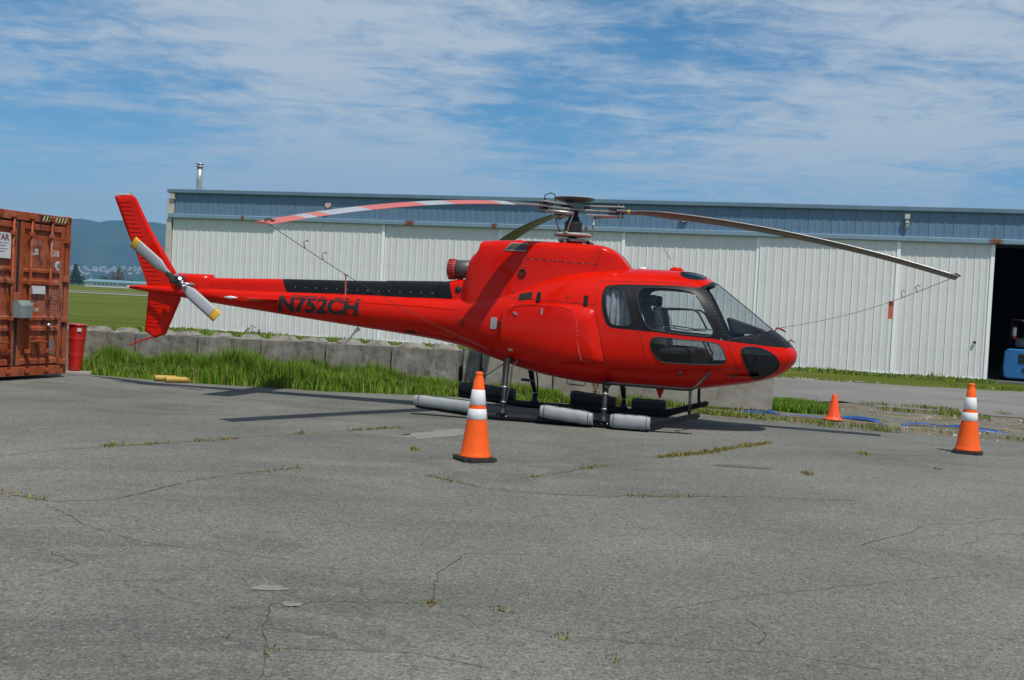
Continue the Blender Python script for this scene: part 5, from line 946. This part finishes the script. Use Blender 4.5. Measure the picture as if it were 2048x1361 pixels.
def hn(x,y,s,ph): return .5+.25*np.sin(x*s+ph)+.25*np.sin(y*s*1.7+x*s*.6+ph*2.1)
p,t=scatter(85000,-7.7,.9,lambda x:edge_y(x)-.10,lambda x:wall_y(x)-.01)
hN=.5*hn(p[:,0],p[:,1],2.2,.4)+.5*hn(p[:,0],p[:,1],5.1,1.4); fall=np.interp(p[:,0],[-7.7,-5.6,-4.2,-2.6,-1.2,.9],[.42,.46,.58,.36,.26,.20]); H=fall*(.30+1.1*hN)*(.55+.5*np.clip(t*2.2,0,1))
keep=rng.random(len(p))<np.clip(.02+np.clip(t*1.4,0,.35)*(.4+1.2*hN)+1.3*np.clip(t-.08,0,1),0,1); grass('tall_grass','tall lush green grass in front of the stained block wall',p[keep],H[keep],.0115,LUSH+[(.16,.24,.03),(.20,.20,.05),(.13,.22,.02)])
p,t=scatter(1100,-7.6,4.4,lambda x:edge_y(x)+.05,lambda x:wall_y(x)-.05); grass('dry_stems','thin dry straw stems scattered through the wall grass',p,np.interp(p[:,0],[-7.6,-4,0,4.4],[.42,.5,.28,.16])*(.5+.6*rng.random(len(p))),.006,[(.30,.24,.10),(.24,.20,.07),(.34,.27,.13)],.5)
p,t=scatter(15000,.7,4.7,lambda x:edge_y(x)+.25,lambda x:wall_y(x)-.02); hN=hn(p[:,0],p[:,1],3.1,.9); keep=rng.random(len(p))<(.15+.85*hN)*np.interp(p[:,0],[.7,2.8,3.4,4.7],[1,.9,.35,.12]); grass('verge_grass','patchy low grass in front of the pale blocks behind the skids',p[keep],(.17*np.interp(p[:,0],[.7,3,3.6,4.7],[1,.9,.5,.35])*(.5+.8*hN))[keep],.013,MIX)
p,t=scatter(22000,4.68,6.15,lambda x:20.1+0*x,lambda x:22.7+0*x); d=((p[:,0]-5.3)/.85)**2+((p[:,1]-21.2)/1.3)**2+.5*(hn(p[:,0],p[:,1],4,2)-.5); keep=d<.8; grass('grass_patch','bright green grass patch right of the wall end behind the small cone',p[keep],.17*(1.1-.6*np.clip(d[keep],0,1)),.014,LUSH+[(.12,.19,.04)])
hx=lambda s,d:(np.array([-13.54,45.8])+np.outer(s,[.95729,-.28913])+np.outer(d,[-.28913,-.95729]))
s=rng.random(30000)*34-1; d=rng.random(30000)**1.2*5.2+.04; q=hx(s,d); keep=(q[:,1]>31.5+.3*np.sin(q[:,0]*2))&((s<30.4)|(d>2.6)&(s<31))&((d<1.2+1.0*hn(q[:,0],q[:,1],1.1,.3))|(q[:,1]<32.6)|(q[:,0]<4)); hN=hn(q[:,0],q[:,1],1.9,.5); grass('foot_grass','uneven grass growing along the foot of the hangar doors',q[keep],(.10+.28*hN**2*np.exp(-d/.6)*np.interp(s,[0,19,21,34],[.3,.3,1,1]))[keep],.03,MIX+[(.15,.19,.04)])
p,t=scatter(16000,-14,3.5,lambda x:wall_y(x)+.8,lambda x:34+0*x); grass('field_grass','short rough grass behind the block wall',p,.09+.05*rng.random(len(p)),.02,[(.09,.13,.014),(.13,.16,.02),(.17,.165,.04),(.07,.11,.01)],z=-.06)
p,t=scatter(26000,2.6,12,lambda x:edge_y(x)-.03,lambda x:edge_y(x)+1.0); hN=hn(p[:,0],p[:,1],2.6,.2)*.6+.4*hn(p[:,0],p[:,1],6.6,1.2); keep=rng.random(len(p))<np.clip((hN-.45)*3,0,1)*np.interp(p[:,0],[2.6,3.5,6.2,7,12],[.7,1,.9,.3,.25])*np.exp(-t*1.5); grass('dirt_grass','sparse short grass along the dirt edge of the asphalt',p[keep],.05+.05*hN[keep],.010,DRY+MIX,z=-.02)
p,t=scatter(9000,6,12,lambda x:21.0-.12*(x-6),lambda x:23.6-.2*(x-6)); hN=hn(p[:,0],p[:,1],2.2,2.2)*.5+.5*hn(p[:,0],p[:,1],5.3,.6); keep=hN>.66; grass('road_edge_grass','thin grass tufts along the broken edge of the back road',p[keep],.05+.06*hN[keep],.014,DRY+MIX,z=-.02)
pp=[];hh=[]
for k,(c,den,h0) in enumerate(((CRACKS[0],1,.045),(CRACKS[1],.5,.03),(CRACKS[2],.7,.022),(CRACKS[3],2.4,.045),(CRACKS[4],.7,.03))):
    path=crack_path(c,CRACKS.index(c))
    for i in range(len(path)-1):
        u=hn(np.array([path[i][0]]),np.array([path[i][1]]),3.3,.7+k)[0]
        if k!=3 and u<.52: continue
        for j in range(int(34*den*(u if k!=3 else 1)*random.uniform(.2,1.4))): t=random.random(); pp.append((path[i][0]*(1-t)+path[i+1][0]*t+random.gauss(0,.02),path[i][1]*(1-t)+path[i+1][1]*t+random.gauss(0,.05))); hh.append(h0*random.uniform(.3,1.3)*(.35+1.0*hn(np.array([path[i][0]*3]),np.array([path[i][1]*3]),4.1,k)[0]))
for x,y,n,h0 in ((-.98,12.3,60,.05),(-.36,6.05,40,.025),(.02,5.98,30,.02),(3.15,12.0,60,.05),(.32,5.55,30,.02),(.54,5.25,30,.015),(-1.0,5.1,24,.015),(-1.25,5.3,24,.012),(4.4,14.1,90,.05),(4.9,13.0,40,.03)):
    for j in range(n): pp.append((x+random.gauss(0,.03),y+random.gauss(0,.05))); hh.append(h0*random.uniform(.5,1.2))
grass('crack_weeds','yellow green weeds sprouting from cracks in the asphalt',np.array(pp),np.array(hh),.008,DRY+[(.12,.16,.03),(.2,.2,.05)],.6,z=0)
def weed(x,y,h,label,seed,cols):
    r=random.Random(seed); o=empty('weed',(x,y,-.03)); tag(o,label,'weed','tall weeds'); mb=MB(); L=MB()
    for k in range(5):
        a=r.uniform(0,6.28); b=[(0,0,0),(math.cos(a)*h*.12,math.sin(a)*h*.12,h*.5),(math.cos(a)*h*.22,math.sin(a)*h*.22,h*r.uniform(.75,1))]; mb.tube(b,[.006,.005,.002],5)
        for i in range(22):
            t=r.uniform(.25,1); q=Vector(b[1]).lerp(Vector(b[2]),max(0,t*2-1)) if t>.5 else Vector(b[0]).lerp(Vector(b[1]),t*2); d=Vector((r.gauss(0,1),r.gauss(0,1),r.gauss(.3,.6))).normalized()*h*r.uniform(.06,.14); e=d.cross(Vector((r.random(),r.random(),1))).normalized()*h*.025; L.add([q,q+d*.5+e,q+d,q+d*.5-e],[(0,1,2,3)])
    mb.build('stem',mat('weed_stem',(.12,.13,.04),.8),o); L.build('leaves',mat('weed_leaf',cols,.7),o)
weed(-6.2,27.6,.85,'dry seeding weed standing up behind the block wall before the hangar',1,(.14,.15,.06)); weed(1.55,20.35,.42,'rusty brown dock weed beside the rear skid leg',2,(.24,.10,.03)); weed(2.0,20.2,.36,'green and brown weed between the skid legs',3,(.12,.17,.04)); weed(-1.95,20.75,.35,'leafy dark weed in the grass below the tail boom antenna',4,(.04,.11,.02))
# ------------------------------------------------------------------ haze
m=MB(); m.box(-9500,9500,-250,7400,-12,520); hz=m.build('haze',mat('clear_air')); t=hz.data.materials[0].node_tree; t.nodes.remove(t.nodes['Principled BSDF']); pv=t.nodes.new('ShaderNodeVolumePrincipled'); pv.inputs['Color'].default_value=(.30,.62,1,1); pv.inputs['Density'].default_value=.00013; pv.inputs['Anisotropy'].default_value=.2; t.links.new(pv.outputs[0],t.nodes['Material Output'].inputs['Volume']); tag(hz,'thin blue haze over the far mountains','haze',kind='stuff')
